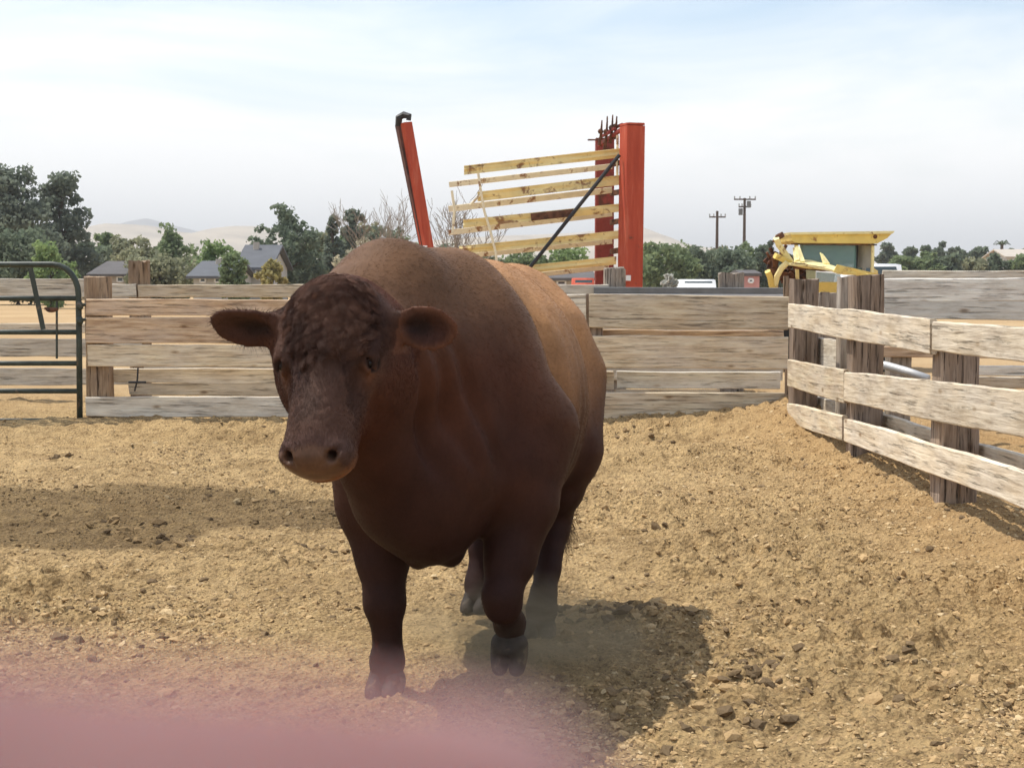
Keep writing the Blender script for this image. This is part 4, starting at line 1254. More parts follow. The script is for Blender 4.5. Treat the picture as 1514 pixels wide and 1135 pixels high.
# ------------------------------------------------------------------ houses
def house(x0, x1, eave, ridge, d, depth, roofm, wallm, label, windows=(), gable=False, name='house', cat='house', chimney=None, overhang=0.35):
    a = P(x0, eave, d); c = P(x1, eave, d)
    ze = a.z; zr = P(x0, ridge, d).z
    o = thing(name, label, cat, ((a.x + c.x) / 2, d, 0))
    xl, xr = a.x, c.x
    zw = ze
    mb = MB()
    if gable:      # ridge runs away from the camera
        xm = (xl + xr) / 2
        mb.prism([Vector((xl, d, -0.2)), Vector((xr, d, -0.2)), Vector((xr, d, zw)), Vector((xm, d, zr - 0.12)), Vector((xl, d, zw))], (0, depth, 0))
    else:
        ym = d + depth / 2
        mb.prism([Vector((xl, d, -0.2)), Vector((xl, d, zw)), Vector((xl, ym, zr - 0.12)), Vector((xl, d + depth, zw)), Vector((xl, d + depth, -0.2))], (xr - xl, 0, 0))
    mb.build('wall', wallm, o)
    mb = MB()
    ov = overhang
    if gable:
        xm = (xl + xr) / 2
        for sx in (xl - ov, xr + ov):
            sl = (zr - ze) / ((xr - xl) / 2)
            zz = ze - sl * ov
            mb.prism([Vector((sx, d - ov, zz)), Vector((xm, d - ov, zr)), Vector((xm, d - ov, zr + 0.14)), Vector((sx, d - ov, zz + 0.14))], (0, depth + 2 * ov, 0))
    else:
        for sy in (d - ov, d + depth + ov):
            sl = (zr - ze) / (depth / 2)
            zz = ze - sl * ov
            mb.prism([Vector((xl - ov, sy, zz)), Vector((xl - ov, ym, zr)), Vector((xl - ov, ym, zr + 0.14)), Vector((xl - ov, sy, zz + 0.14))], (xr - xl + 2 * ov, 0, 0))
    rfm = mb.build('roof', roofm, o)
    if chimney:
        cpt = P(chimney, ridge - 5, d + depth * 0.4)
        mb = MB(); mb.beam(Vector((cpt.x, cpt.y, zr - 0.6)), cpt, 0.35, 0.35, (0, 1, 0)); mb.build('chimney', M_WALL_T, rfm)
    for (wx, wy, ww, wh) in windows:
        cpt = P(wx, wy, d)
        w_ = ww / F * d; h_ = wh / F * d
        mb = MB()
        for (p0, p1) in (((-w_/2, -h_/2), (w_/2, -h_/2)), ((-w_/2, h_/2), (w_/2, h_/2)), ((-w_/2, -h_/2), (-w_/2, h_/2)), ((w_/2, -h_/2), (w_/2, h_/2))):
            mb.beam(cpt + Vector((p0[0], -0.04, p0[1])), cpt + Vector((p1[0], -0.04, p1[1])), 0.09, 0.09, (0, 1, 0))
        fr = mb.build('window', M_WHITE, o)
        mb = MB(); mb.box(cpt + Vector((0, -0.02, 0)), (w_, 0.03, h_)); mb.build('pane', M_PANE, fr)
    return o
house(138, 192, 407, 388, 92, 9, M_ROOF_G, M_WALL_T, 'low house with a brown grey roof behind the gate post', [(150, 413, 9, 7), (178, 413, 9, 7)])
house(286, 334, 410, 388, 82, 8, M_ROOF_B, M_WALL_W, 'low house with a pale blue grey roof left of the steep one', [(300, 414, 8, 6), (322, 414, 8, 6)], chimney=324)
house(354, 395, 396, 363, 90, 8, M_ROOF_B, M_WALL_W, 'house with a steep pale grey roof left of the airy tree', [(384, 406, 11, 14)], chimney=379)
house(690, 872, 414, 401, 75, 9, M_ROOF_G, M_WALL_T, 'long low house with dark grey roof behind the lowest yellow bar', [(830, 418, 12, 6), (780, 418, 12, 6)])
house(1098, 1123, 408, 403, 72, 4, M_ROOF_G, M_WALL_P, 'small faded pink shed below the taller utility pole', [(1110, 415, 6, 5)], name='shed', cat='shed', overhang=0.1)
house(1489, 1540, 380, 369, 190, 9, M_WALL_T, M_WALL_W, 'pale far house at the right edge among the trees', [(1500, 386, 6, 5), (1516, 386, 6, 5)])

# ------------------------------------------------------------------ vehicles, mostly hidden by the fences
def car(px, top, d, wpx, bodym, label, side=False, group='cars parked beyond the fences'):
    q = P(px, top, d)
    z1 = q.z
    o = thing('parked_car', label, 'car', (q.x, d, 0), group)
    W = wpx / F * d
    L_ = 4.3
    # profile along length (u: 0..1, z), lofted across width with tumblehome
    prof = [(0, .35), (0, .62), (.05, .78), (.27, .86), (.38, 1.0 * z1 - .03), (.52, z1), (.72, z1 - .02), (.90, .98), (.98, .92), (1, .6), (1, .35)]
    V = []; fs = []
    rows = [(-1, 0.0), (-.93, .7), (-.8, 1.0), (.8, 1.0), (.93, .7), (1, 0.0)]
    n = len(prof)
    for (v, hfrac) in [(-1, 0), (-.9, 1), (.9, 1), (1, 0)]:
        for (u, z) in prof:
            zz = z if hfrac else min(z, 0.86)
            half = W / 2
            if side:
                V.append(Vector((q.x - L_ / 2 + u * L_, d + v * 0.88, zz)))
            else:
                V.append(Vector((q.x + v * half, d - L_ / 2 + u * L_, zz)))
    for j in range(3):
        for i in range(n - 1):
            fs.append((j * n + i, j * n + i + 1, (j + 1) * n + i + 1, (j + 1) * n + i))
    fs.append(tuple(range(n))); fs.append(tuple(range(3 * n, 4 * n)))
    mb = MB(); mb.add(V, fs); mb.build('body', bodym, o, True)
    # glasshouse
    mb = MB()
    if side:
        mb.prism([Vector((q.x - L_ * .18, d - .84, .90)), Vector((q.x - L_ * .09, d - .80, z1 - .14)), Vector((q.x + L_ * .2, d - .80, z1 - .14)), Vector((q.x + L_ * .34, d - .84, .95))], (0, 0.02, 0))
    else:
        yb = d - L_ / 2
        mb.prism([Vector((q.x - W * .40, yb + L_ * .29, .92)), Vector((q.x - W * .36, yb + L_ * .37, z1 - .10)), Vector((q.x + W * .36, yb + L_ * .37, z1 - .10)), Vector((q.x + W * .40, yb + L_ * .29, .92))], (0, 0.0, 0.02))
    mb.build('windscreen', M_PANE, o)
    for u in (.2, .8):
        for v in (-1, 1):
            c = Vector((q.x - L_ / 2 + u * L_, d + v * .78, .33)) if side else Vector((q.x + v * W * .45, d - L_ / 2 + u * L_, .33))
            ax_ = Vector((0, .11, 0)) if side else Vector((.11, 0, 0))
            mb = MB(); mb.tube([c - ax_, c + ax_], .33, 14); w = mb.build('wheel', M_DARK, o)
            mb = MB(); mb.tube([c - ax_ * 1.05, c + ax_ * 1.05], .19, 10); mb.build('rim', M_STEEL, w)
    return o
car(1030, 413, 62, 56, M_WHITE, 'white car with only its roof showing beyond the fence right of the red mast')
car(1287, 390, 40, 84, M_WHITE, 'white car half hidden right behind the yellow cab')
car(862, 411, 60, 34, M_RED, 'red car barely showing between the bull and the red mast')

# ------------------------------------------------------------------ implicit-surface modelling (bull, hooves, hand)
def smin(a, b, k):
    h = np.clip(0.5 + 0.5 * (b - a) / k, 0, 1)
    return b + (a - b) * h - k * h * (1 - h)
def smax(a, b, k):
    return -smin(-a, -b, k)
def ell(p, c, r, R=None):
    q = p - np.asarray(c)
    if R is not None:
        q = q @ R
    r = np.asarray(r)
    k0 = np.linalg.norm(q / r, axis=1)
    k1 = np.linalg.norm(q / (r * r), axis=1) + 1e-9
    return k0 * (k0 - 1) / k1
def cone(p, a, b, ra, rb):
    a = np.asarray(a, float); b = np.asarray(b, float)
    ab = b - a
    t = np.clip(((p - a) @ ab) / (ab @ ab), 0, 1)
    return np.linalg.norm(p - a - t[:, None] * ab, axis=1) - (ra + t * (rb - ra))
def chain(p, pts, k=0.03):
    d = None
    for (a, b) in zip(pts[:-1], pts[1:]):
        q = cone(p, a[:3], b[:3], a[3], b[3])
        d = q if d is None else smin(d, q, k)
    return d

def polygonise(sdf, lo, hi, h, block=8, margin=0.05):
    """naive surface nets on a sparse set of blocks"""
    lo = np.asarray(lo, float); hi = np.asarray(hi, float)
    nb = np.ceil((hi - lo) / (h * block)).astype(int)
    n = nb * block + 1
    bc = np.stack(np.meshgrid(*[np.arange(k) for k in nb], indexing='ij'), -1).reshape(-1, 3)
    ctr = lo + (bc + 0.5) * block * h
    dc = sdf(ctr)
    lim = block * h * 0.87 * 1.15 + margin
    act = np.abs(dc) < lim
    D = np.full(n, 1.0, dtype=np.float32)
    ins = bc[dc <= -lim]
    for (i, j, k) in ins:
        D[i*block:(i+1)*block+1, j*block:(j+1)*block+1, k*block:(k+1)*block+1] = -1
    ab = bc[act]
    off = np.stack(np.meshgrid(*[np.arange(block + 1)] * 3, indexing='ij'), -1).reshape(-1, 3)
    CH = 400
    for s0 in range(0, len(ab), CH):
        sub = ab[s0:s0 + CH]
        ii = (sub[:, None, :] * block + off[None]).reshape(-1, 3)
        vals = sdf(lo + ii * h)
        D[ii[:, 0], ii[:, 1], ii[:, 2]] = vals
    S = D < 0
    c8 = [(i, j, k) for i in (0, 1) for j in (0, 1) for k in (0, 1)]
    cnt = np.zeros(n - 1, dtype=np.int8)
    for (i, j, k) in c8:
        cnt += S[i:n[0]-1+i, j:n[1]-1+j, k:n[2]-1+k]
    cells = np.argwhere((cnt > 0) & (cnt < 8))
    vid = np.full(n - 1, -1, dtype=np.int32)
    vid[cells[:, 0], cells[:, 1], cells[:, 2]] = np.arange(len(cells))
    acc = np.zeros((len(cells), 3)); w = np.zeros(len(cells))
    vals = {c: D[cells[:, 0]+c[0], cells[:, 1]+c[1], cells[:, 2]+c[2]].astype(float) for c in c8}
    for c in c8:
        for ax in range(3):
            if c[ax] == 0:
                e = list(c); e[ax] = 1; e = tuple(e)
                v0, v1 = vals[c], vals[e]
                m = (v0 < 0) != (v1 < 0)
                t = np.where(m, v0 / np.where(m, v0 - v1, 1), 0)
                pt = np.array(c, float)[None] + np.zeros((len(cells), 3))
                pt[:, ax] += t
                acc += pt * m[:, None]; w += m
    verts = lo + (cells + acc / w[:, None]) * h
    faces = []
    for ax in range(3):
        sl0 = [slice(None)] * 3; sl1 = [slice(None)] * 3
        sl0[ax] = slice(0, n[ax]-1); sl1[ax] = slice(1, n[ax])
        A = S[tuple(sl0)]; B = S[tuple(sl1)]
        e = np.argwhere(A != B)
        u, v = (ax + 1) % 3, (ax + 2) % 3
        ok = (e[:, u] > 0) & (e[:, v] > 0) & (e[:, u] < n[u]-1) & (e[:, v] < n[v]-1)
        e = e[ok]
        flip = A[e[:, 0], e[:, 1], e[:, 2]]
        def cid(du, dv):
            q = e.copy(); q[:, u] += du; q[:, v] += dv
            return vid[q[:, 0], q[:, 1], q[:, 2]]
        quad = np.stack([cid(-1, -1), cid(0, -1), cid(0, 0), cid(-1, 0)], 1)
        quad[~flip] = quad[~flip][:, ::-1]
        faces.append(quad)
    faces = np.concatenate(faces)
    faces = faces[(faces >= 0).all(1)]
    return verts, faces

def edges_of(faces):
    e = np.concatenate([faces[:, [0, 1]], faces[:, [1, 2]], faces[:, [2, 3]], faces[:, [3, 0]]])
    e.sort(axis=1)
    return np.unique(e, axis=0)
def smooth_mesh(v, faces, it=2, lam=0.5):
    e = edges_of(faces)
    deg = np.bincount(e.ravel(), minlength=len(v)).astype(float)
    for _ in range(it):
        s = np.zeros_like(v)
        for k in range(3):
            s[:, k] = np.bincount(e[:, 0], v[e[:, 1], k], len(v)) + np.bincount(e[:, 1], v[e[:, 0], k], len(v))
        v = v + lam * (s / np.maximum(deg, 1)[:, None] - v)
    return v
def normals_of(v, faces):
    a = v[faces[:, 2]] - v[faces[:, 0]]; b_ = v[faces[:, 3]] - v[faces[:, 1]]
    fn = np.cross(a, b_)
    n = np.zeros_like(v)
    for k in range(4):
        for c in range(3):
            n[:, c] += np.bincount(faces[:, k], fn[:, c], len(v))
    return n / (np.linalg.norm(n, axis=1, keepdims=True) + 1e-12)

# ------------------------------------------------------------------ bull
# local frame: x forward, y to the bull's left, z up; origin on the ground between the forefeet
HEAD_O = np.array((0.86, -0.172, 1.300))           # centre of the forehead
yaw, pit, roll = math.radians(1.5), math.radians(60), math.radians(5)
fx = np.array((math.cos(pit) * math.cos(yaw), math.cos(pit) * math.sin(yaw), -math.sin(pit)))
fy = np.array((-math.sin(yaw), math.cos(yaw), 0.0))
fz = np.cross(fx, fy)
fy2 = fy * math.cos(roll) + fz * math.sin(roll); fz2 = np.cross(fx, fy2)
HR = np.stack([fx, fy2, fz2], 1)                  # columns: head axes in bull space
def tohead(p):
    return (p - HEAD_O) @ HR
def fromhead(q):
    return HEAD_O + np.asarray(q, float) @ HR.T
EYE = [(0.086, s * 0.144, -0.052) for s in (-1, 1)]
NOSTRIL = [(0.406, s * 0.070, -0.017) for s in (-1, 1)]

def head_sdf(p):
    q = tohead(p)
    d = ell(q, (-0.06, 0, -0.10), (0.145, 0.162, 0.115))
    d = smin(d, ell(q, (-0.125, 0, -0.055), (0.085, 0.105, 0.075)), 0.05)       # poll
    d = smin(d, ell(q, (0.03, 0, -0.070), (0.15, 0.158, 0.078)), 0.05)       # forehead
    d = smin(d, cone(q, (0.06, 0, -0.100), (0.33, 0, -0.092), 0.126, 0.104), 0.05)
    for s_ in (-1, 1):
        d = smax(d, -ell(q, (0.19, s_ * 0.124, -0.040), (0.085, 0.028, 0.036)), 0.035)        # hollow beside the nose
        d = smax(d, -ell(q, (0.115, s_ * 0.070, 0.040), (0.040, 0.030, 0.034)), 0.030)       # dip inside the brow
    d = smin(d, ell(q, (0.22, 0, -0.042), (0.17, 0.055, 0.046)), 0.03)       # bridge of the nose
    d = smin(d, ell(q, (0.372, 0, -0.085), (0.068, 0.113, 0.080)), 0.028)    # muzzle
    d = smin(d, ell(q, (0.350, 0, -0.138), (0.076, 0.100, 0.056)), 0.03)     # lower lip, chin
    d = smin(d, ell(q, (0.402, 0, -0.060), (0.036, 0.095, 0.056)), 0.014)      # nose pad
    for s_ in (-1, 1):
        d = smin(d, cone(q, (-0.10, s_ * 0.085, -0.20), (0.27, s_ * 0.035, -0.165), 0.075, 0.045), 0.05)
        d = smin(d, ell(q, (0.00, s_ * 0.125, -0.17), (0.16, 0.060, 0.105)), 0.04)
        d = smin(d, ell(q, (0.052, s_ * 0.140, -0.036), (0.060, 0.030, 0.028)), 0.025)   # brow
        d = smin(d, cone(q, (0.085, s_ * 0.115, -0.085), (0.24, s_ * 0.082, -0.105), 0.030, 0.020), 0.03)  # cheek bone
        d = smin(d, ell(q, (0.386, s_ * 0.068, -0.036), (0.034, 0.036, 0.030)), 0.020)   # nostril wing
    for e in EYE:
        d = smax(d, -ell(q, (e[0] + 0.004, e[1] * 1.05, e[2] + 0.010), (0.033, 0.027, 0.027)), 0.008)
    for s_, e in zip((-1, 1), EYE):                                           # lids
        x0, y0, z0 = e[0], abs(e[1]), e[2]
        lid = cone(q, (x0 - 0.034, s_ * (y0 - 0.004), z0 + 0.018), (x0 - 0.008, s_ * (y0 + 0.012), z0 + 0.019), 0.014, 0.014)
        lid = smin(lid, cone(q, (x0 - 0.008, s_ * (y0 + 0.012), z0 + 0.019), (x0 + 0.022, s_ * (y0 + 0.014), z0 + 0.006), 0.014, 0.009), 0.008)
        lid2 = cone(q, (x0 + 0.004, s_ * (y0 - 0.018), z0 + 0.020), (x0 + 0.034, s_ * (y0 - 0.008), z0 + 0.004), 0.010, 0.009)
        d = smin(d, smin(lid, lid2, 0.006), 0.008)
    for s_, e in zip((-1, 1), NOSTRIL):
        nose = cone(q, (0.428, s_ * 0.050, -0.034), (0.404, s_ * 0.070, -0.012), 0.008, 0.015)
        nose = smin(nose, cone(q, (0.404, s_ * 0.070, -0.012), (0.366, s_ * 0.104, -0.024), 0.015, 0.008), 0.008)
        nose = smin(nose, cone(q, (0.408, s_ * 0.070, -0.020), (0.370, s_ * 0.060, -0.060), 0.015, 0.013), 0.010)
        d = smax(d, -nose, 0.007)
    # mouth line
    d = smax(d, -(np.maximum(np.abs(q[:, 2] + 0.135 + 0.15 * (0.40 - q[:, 0])) - 0.004, 0.26 - q[:, 0])), 0.010)
    return d

EAR = {}
for s_ in (-1, 1):
    base = fromhead((-0.080, s_ * 0.162, -0.105))
    if s_ < 0:
        tip = base + np.array((0.02, -0.258, 0.004))
        face = np.array((0.80, 0.05, -0.55))
    else:
        tip = base + np.array((-0.02, 0.205, -0.030))
        face = np.array((0.85, 0.10, -0.10))
    u = (tip - base); Le = np.linalg.norm(u); u /= Le
    w = face - u * (face @ u); w /= np.linalg.norm(w)
    v = np.cross(w, u)
    EAR[s_] = (base, Le, np.stack([u, v, w], 1))
def ear_sdf(p, s_):
    base, Le, R = EAR[s_]
    q = (p - base) @ R
    x = q[:, 0]
    q = q.copy()
    q[:, 2] -= 4.2 * q[:, 1] ** 2 - 0.25 * (x - 0.06) ** 2                    # cupped leaf
    outer = ell(q, (Le * 0.56, 0, 0), (Le * 0.48, 0.072, 0.016))
    inner = ell(q, (Le * 0.55, 0, 0.030), (Le * 0.38, 0.052, 0.026))
    d = smax(outer, -inner, 0.008)
    stem = cone((p - base) @ R, (-0.04, 0, -0.01), (Le * 0.32, 0, -0.008), 0.045, 0.030)
    d = smin(d, stem, 0.025)
    d = smax(d, -ell(q, (Le * 0.36, 0.0, 0.034), (0.05, 0.026, 0.028)), 0.01)
    return d

LEGS = {
    'rf': [(0.02, -0.24, 0.92, 0.20), (0.10, -0.245, 0.66, 0.135), (0.12, -0.21, 0.47, 0.092), (0.145, -0.195, 0.335, 0.068), (0.145, -0.195, 0.30, 0.066), (0.14, -0.19, 0.22, 0.047), (0.14, -0.188, 0.155, 0.046), (0.15, -0.187, 0.105, 0.057), (0.165, -0.187, 0.06, 0.052)],
    'lf': [(-0.02, 0.27, 0.92, 0.20), (0.08, 0.280, 0.68, 0.132), (0.15, 0.258, 0.49, 0.088), (0.215, 0.242, 0.375, 0.064), (0.205, 0.242, 0.335, 0.060), (0.140, 0.238, 0.300, 0.045), (0.085, 0.236, 0.265, 0.044), (0.045, 0.234, 0.238, 0.056), (0.022, 0.233, 0.198, 0.051)],
    'lh': [(-1.18, 0.17, 1.02, 0.25), (-0.98, 0.24, 0.74, 0.185), (-0.98, 0.235, 0.58, 0.115), (-1.02, 0.225, 0.47, 0.070), (-0.99, 0.22, 0.40, 0.062), (-0.87, 0.215, 0.25, 0.047), (-0.80, 0.21, 0.165, 0.047), (-0.755, 0.21, 0.11, 0.058), (-0.72, 0.21, 0.06, 0.052)],
    'rh': [(-1.18, -0.17, 1.02, 0.25), (-1.05, -0.24, 0.74, 0.185), (-1.20, -0.20, 0.58, 0.115), (-1.34, -0.17, 0.47, 0.070), (-1.335, -0.165, 0.40, 0.062), (-1.28, -0.16, 0.25, 0.047), (-1.255, -0.157, 0.165, 0.047), (-1.235, -0.156, 0.11, 0.058), (-1.20, -0.156, 0.06, 0.052)],
}
TAIL = [(-1.56, 0.0, 1.36, 0.060), (-1.64, 0.0, 1.22, 0.045), (-1.68, 0.03, 0.95, 0.030), (-1.67, 0.07, 0.68, 0.025), (-1.63, 0.12, 0.52, 0.020)]

def bull_sdf(p):
    d = ell(p, (-0.60, 0, 0.975), (0.80, 0.408, 0.520))                       # barrel
    d = smin(d, ell(p, (-1.20, 0, 1.095), (0.42, 0.345, 0.405)), 0.10)         # rump
    d = smin(d, cone(p, (-0.10, 0, 1.39), (-1.32, 0, 1.365), 0.145, 0.130), 0.10)         # topline
    d = smin(d, ell(p, (-0.02, 0, 1.02), (0.38, 0.335, 0.475)), 0.10)         # shoulders
    d = smin(d, ell(p, (0.22, -0.02, 0.86), (0.30, 0.285, 0.36)), 0.09)       # chest
    d = smin(d, ell(p, (0.29, 0.0, 0.68), (0.20, 0.150, 0.19)), 0.07)       # brisket
    d = smin(d, ell(p, (0.27, -0.035, 0.545), (0.10, 0.045, 0.080)), 0.022)     # dewlap lobes
    d = smin(d, ell(p, (0.20, 0.060, 0.545), (0.11, 0.055, 0.085)), 0.022)
    d = smin(d, cone(p, (0.02, -0.03, 1.18), (0.60, -0.175, 1.17), 0.34, 0.240), 0.09)   # neck
    d = smin(d, cone(p, (-0.06, -0.03, 1.37), (0.30, -0.125, 1.385), 0.17, 0.190), 0.09)  # crest
    d = smin(d, cone(p, (0.30, -0.125, 1.385), (0.64, -0.205, 1.285), 0.190, 0.170), 0.07)
    d = smin(d, cone(p, (0.66, -0.16, 1.05), (0.40, -0.06, 0.74), 0.135, 0.16), 0.09)     # throat
    for s_ in (-1, 1):
        d = smin(d, ell(p, (0.02, s_ * 0.27, 0.92), (0.20, 0.115, 0.29)), 0.07)           # shoulder muscle
        d = smin(d, ell(p, (0.13, s_ * 0.24, 0.80), (0.14, 0.12, 0.17)), 0.06)            # point of the shoulder
        d = smin(d, ell(p, (-1.12, s_ * 0.235, 1.24), (0.15, 0.085, 0.09)), 0.09)         # hook bone
        d = smin(d, ell(p, (-1.28, s_ * 0.20, 0.90), (0.26, 0.17, 0.30)), 0.07)           # ham
    d = smin(d, ell(p, (-0.70, 0, 0.52), (0.18, 0.06, 0.10)), 0.06)           # sheath
    for k in LEGS:
        d = smin(d, chain(p, LEGS[k], 0.03), 0.055)
    d = smin(d, chain(p, TAIL, 0.02), 0.04)
    # crease behind the shoulder and a fold at the base of the neck
    cr = np.abs(p[:, 0] + 0.22 + 0.10 * (p[:, 2] - 0.9)) - 0.012
    side = np.abs(p[:, 1]) - 0.28
    d = d + 0.036 * np.exp(-((p[:, 0] + 0.24 + 0.16 * (p[:, 2] - 0.9)) / 0.055) ** 2) * sstep(0.16, 0.30, np.abs(p[:, 1])) * sstep(0.55, 0.75, p[:, 2]) * (1 - sstep(1.30, 1.48, p[:, 2]))
    for k, xx in enumerate((0.62, 0.52, 0.42)):
        d = d + 0.016 * np.exp(-((p[:, 0] - xx + 0.35 * (1.15 - p[:, 2])) / 0.026) ** 2) * sstep(0.0, 0.1, np.abs(p[:, 1] + 0.15)) * sstep(0.75, 0.9, p[:, 2]) * (1 - sstep(1.25, 1.38, p[:, 2]))
    # ribs and the hollow of the flank, faintly
    d = d + 0.020 * np.exp(-(np.hypot(p[:, 0] + 1.0, p[:, 2] - 1.18) / 0.13) ** 2) * sstep(0.2, 0.3, np.abs(p[:, 1]))
    d = d - 0.003 * np.sin(p[:, 0] * 55 + p[:, 2] * 9) * np.exp(-((p[:, 0] + 0.62) / 0.28) ** 2) * sstep(0.25, 0.38, np.abs(p[:, 1]))
    # head and ears only near them
    q = tohead(p)
    near = np.linalg.norm(p - fromhead((0.08, 0, -0.08)), axis=1) < 0.62
    if near.any():
        pn = p[near]
        h = head_sdf(pn)
        h = smin(h, ear_sdf(pn, -1), 0.02); h = smin(h, ear_sdf(pn, 1), 0.02)
        d[near] = smin(d[near], h, 0.055)
    return d

bv, bfc = polygonise(bull_sdf, (-1.80, -0.62, 0.02), (1.36, 0.62, 1.66), 0.0085)
bv = smooth_mesh(bv, bfc, 2, 0.5)
bn = normals_of(bv, bfc)
hq = tohead(bv)
inhead = (np.linalg.norm(bv - fromhead((0.08, 0, -0.08)), axis=1) < 0.52) & (hq[:, 2] > -0.30) & (bv[:, 0] > 0.62)
# muscle unevenness and wrinkles
disp = 0.004 * fbm(bv * 4.5, 2, 5) + 0.0008 * fbm(bv * 26, 3, 6)
disp -= 0.0045 * np.exp(-((hq[:, 0] - 0.28 - 0.02 * np.sin(hq[:, 1] * 60)) % 0.035 / 0.006) ** 2) * sstep(.2, .24, hq[:, 0]) * (1 - sstep(.30, .34, hq[:, 0])) * inhead
disp *= np.where(inhead, 0.5, 1.0)
bv = bv + bn * disp[:, None]
bn = normals_of(bv, bfc)

# coat colour by region, paler over the back, darker lower down
def mix3(a, b_, t):
    return a * (1 - t[:, None]) + np.asarray(b_)[None] * t[:, None]
def coat_colour(v):
    h = tohead(v)
    ih = (np.linalg.norm(v - fromhead((0.08, 0, -0.08)), axis=1) < 0.52) & (h[:, 2] > -0.30) & (v[:, 0] > 0.62)
    n1 = fbm(v * 3.2, 4, 21); n2 = fbm(v * 16, 3, 22)
    c = np.repeat(np.array([[0.054, 0.0185, 0.0105]]), len(v), 0)
    c = mix3(c, (0.094, 0.034, 0.018), 0.5 * sstep(-0.6, 0.8, n1))
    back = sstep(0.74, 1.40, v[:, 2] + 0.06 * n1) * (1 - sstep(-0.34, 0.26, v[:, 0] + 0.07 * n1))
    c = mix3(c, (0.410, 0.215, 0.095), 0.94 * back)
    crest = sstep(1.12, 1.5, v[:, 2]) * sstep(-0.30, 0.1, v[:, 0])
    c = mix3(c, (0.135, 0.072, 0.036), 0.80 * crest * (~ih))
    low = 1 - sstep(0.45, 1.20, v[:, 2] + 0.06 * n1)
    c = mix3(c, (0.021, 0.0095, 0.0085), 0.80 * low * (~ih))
    face = ih * sstep(-0.16, -0.05, h[:, 2])
    c = mix3(c, (0.088, 0.047, 0.033), 0.8 * face)
    mot = sstep(-0.15, 0.55, fbm(v * 11.0 + 3.1, 4, 33))
    c = mix3(c, (0.030, 0.0135, 0.010), 0.72 * mot * face * (1 - sstep(0.26, 0.34, h[:, 0])))
    ridge = np.exp(-(h[:, 1] / 0.045) ** 2) * sstep(0.06, 0.16, h[:, 0]) * (1 - sstep(0.28, 0.34, h[:, 0])) * face  # grey highlight along the bridge of the nose, painted into the coat
    c = mix3(c, (0.120, 0.074, 0.055), 0.36 * ridge)
    for e, s_ in zip(EYE, (-1, 1)):
        dd = np.linalg.norm((h - np.array((e[0] + 0.050, e[1], e[2] - 0.004))) / np.array((1.3, 1, 1)), axis=1)
        c = mix3(c, (0.20, 0.082, 0.040), 0.5 * np.exp(-(dd / 0.035) ** 2) * ih)
    mz = sstep(0.325, 0.375, h[:, 0] + 0.02 * n2) * ih
    c = mix3(c, (0.075, 0.040, 0.031), 0.85 * mz)
    pad = sstep(0.372, 0.388, h[:, 0] + 0.004 * n2 - 0.10 * np.abs(h[:, 1])) * (1 - sstep(0.088, 0.10, np.abs(h[:, 1]))) * ih
    c = mix3(c, (0.112, 0.060, 0.036), 0.85 * pad)
    c = mix3(c, (0.150, 0.078, 0.046), 0.5 * pad * sstep(0.0, 0.9, fbm(v * 38, 2, 27)))
    lip = ih * sstep(0.33, 0.37, h[:, 0]) * (1 - sstep(-0.120, -0.085, h[:, 2] + 0.01 * n2))
    c = mix3(c, (0.200, 0.088, 0.042), 0.75 * lip)
    for e in NOSTRIL:
        dd = np.linalg.norm((h - np.array(e)) / np.array((0.8, 1.25, 1.2)), axis=1)
        c = mix3(c, (0.018, 0.010, 0.009), 0.9 * (1 - sstep(0.010, 0.019, dd)) * ih)
    for e in EYE:
        dd = np.linalg.norm(h - np.array(e), axis=1)
        c = mix3(c, (0.015, 0.009, 0.008), 0.85 * (1 - sstep(0.026, 0.036, dd)) * ih)
    for s_ in (-1, 1):
        base, Le, R = EAR[s_]
        e = (v - base) @ R
        rim = ((e[:, 0] > 0.03) & (e[:, 0] < Le + 0.03) & (np.abs(e[:, 1]) < 0.09) & (np.abs(e[:, 2]) < 0.07)).astype(float)
        edge = sstep(0.55, 0.95, np.hypot((e[:, 0] - Le * 0.56) / (Le * 0.48), e[:, 1] / 0.07)) * rim
        c = mix3(c, (0.045, 0.020, 0.016), 0.6 * rim)
        c = mix3(c, (0.016, 0.009, 0.008), 0.8 * (1 - sstep(0.25, 0.75, np.hypot((e[:, 0] - Le * 0.45) / (Le * 0.40), e[:, 1] / 0.055))) * rim)
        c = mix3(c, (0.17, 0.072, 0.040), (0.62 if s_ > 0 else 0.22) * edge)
    c *= (1 + 0.10 * np.clip(n2, -1, 1))[:, None]
    return np.clip(c, 0.004, 1), mz, pad
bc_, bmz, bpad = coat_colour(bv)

BA = math.radians(11)
bull = thing('bull', 'large dark red brown bull walking towards the camera in the dirt pen', 'bull', (OB[0], OB[1], 0.0))
bull.rotation_euler = (0, 0, math.atan2(-math.cos(BA), -math.sin(BA)))
me = new_mesh('body', bv, bfc, True)
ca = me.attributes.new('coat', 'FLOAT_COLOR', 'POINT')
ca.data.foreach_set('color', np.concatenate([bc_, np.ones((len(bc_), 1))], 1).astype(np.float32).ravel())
pa = me.attributes.new('bare', 'FLOAT', 'POINT'); pa.data.foreach_set('value', bpad.astype(np.float32))
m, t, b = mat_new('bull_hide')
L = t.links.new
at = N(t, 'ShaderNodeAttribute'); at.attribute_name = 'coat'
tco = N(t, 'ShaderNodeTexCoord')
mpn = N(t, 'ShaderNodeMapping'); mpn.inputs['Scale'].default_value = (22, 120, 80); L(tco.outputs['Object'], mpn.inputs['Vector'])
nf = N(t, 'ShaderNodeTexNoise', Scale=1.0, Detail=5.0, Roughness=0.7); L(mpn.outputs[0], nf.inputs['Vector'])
rf_ = ramp(t, [(0.3, (0.80, 0.80, 0.80)), (0.7, (1.18, 1.18, 1.18))]); L(nf.outputs['Fac'], rf_.inputs['Fac'])
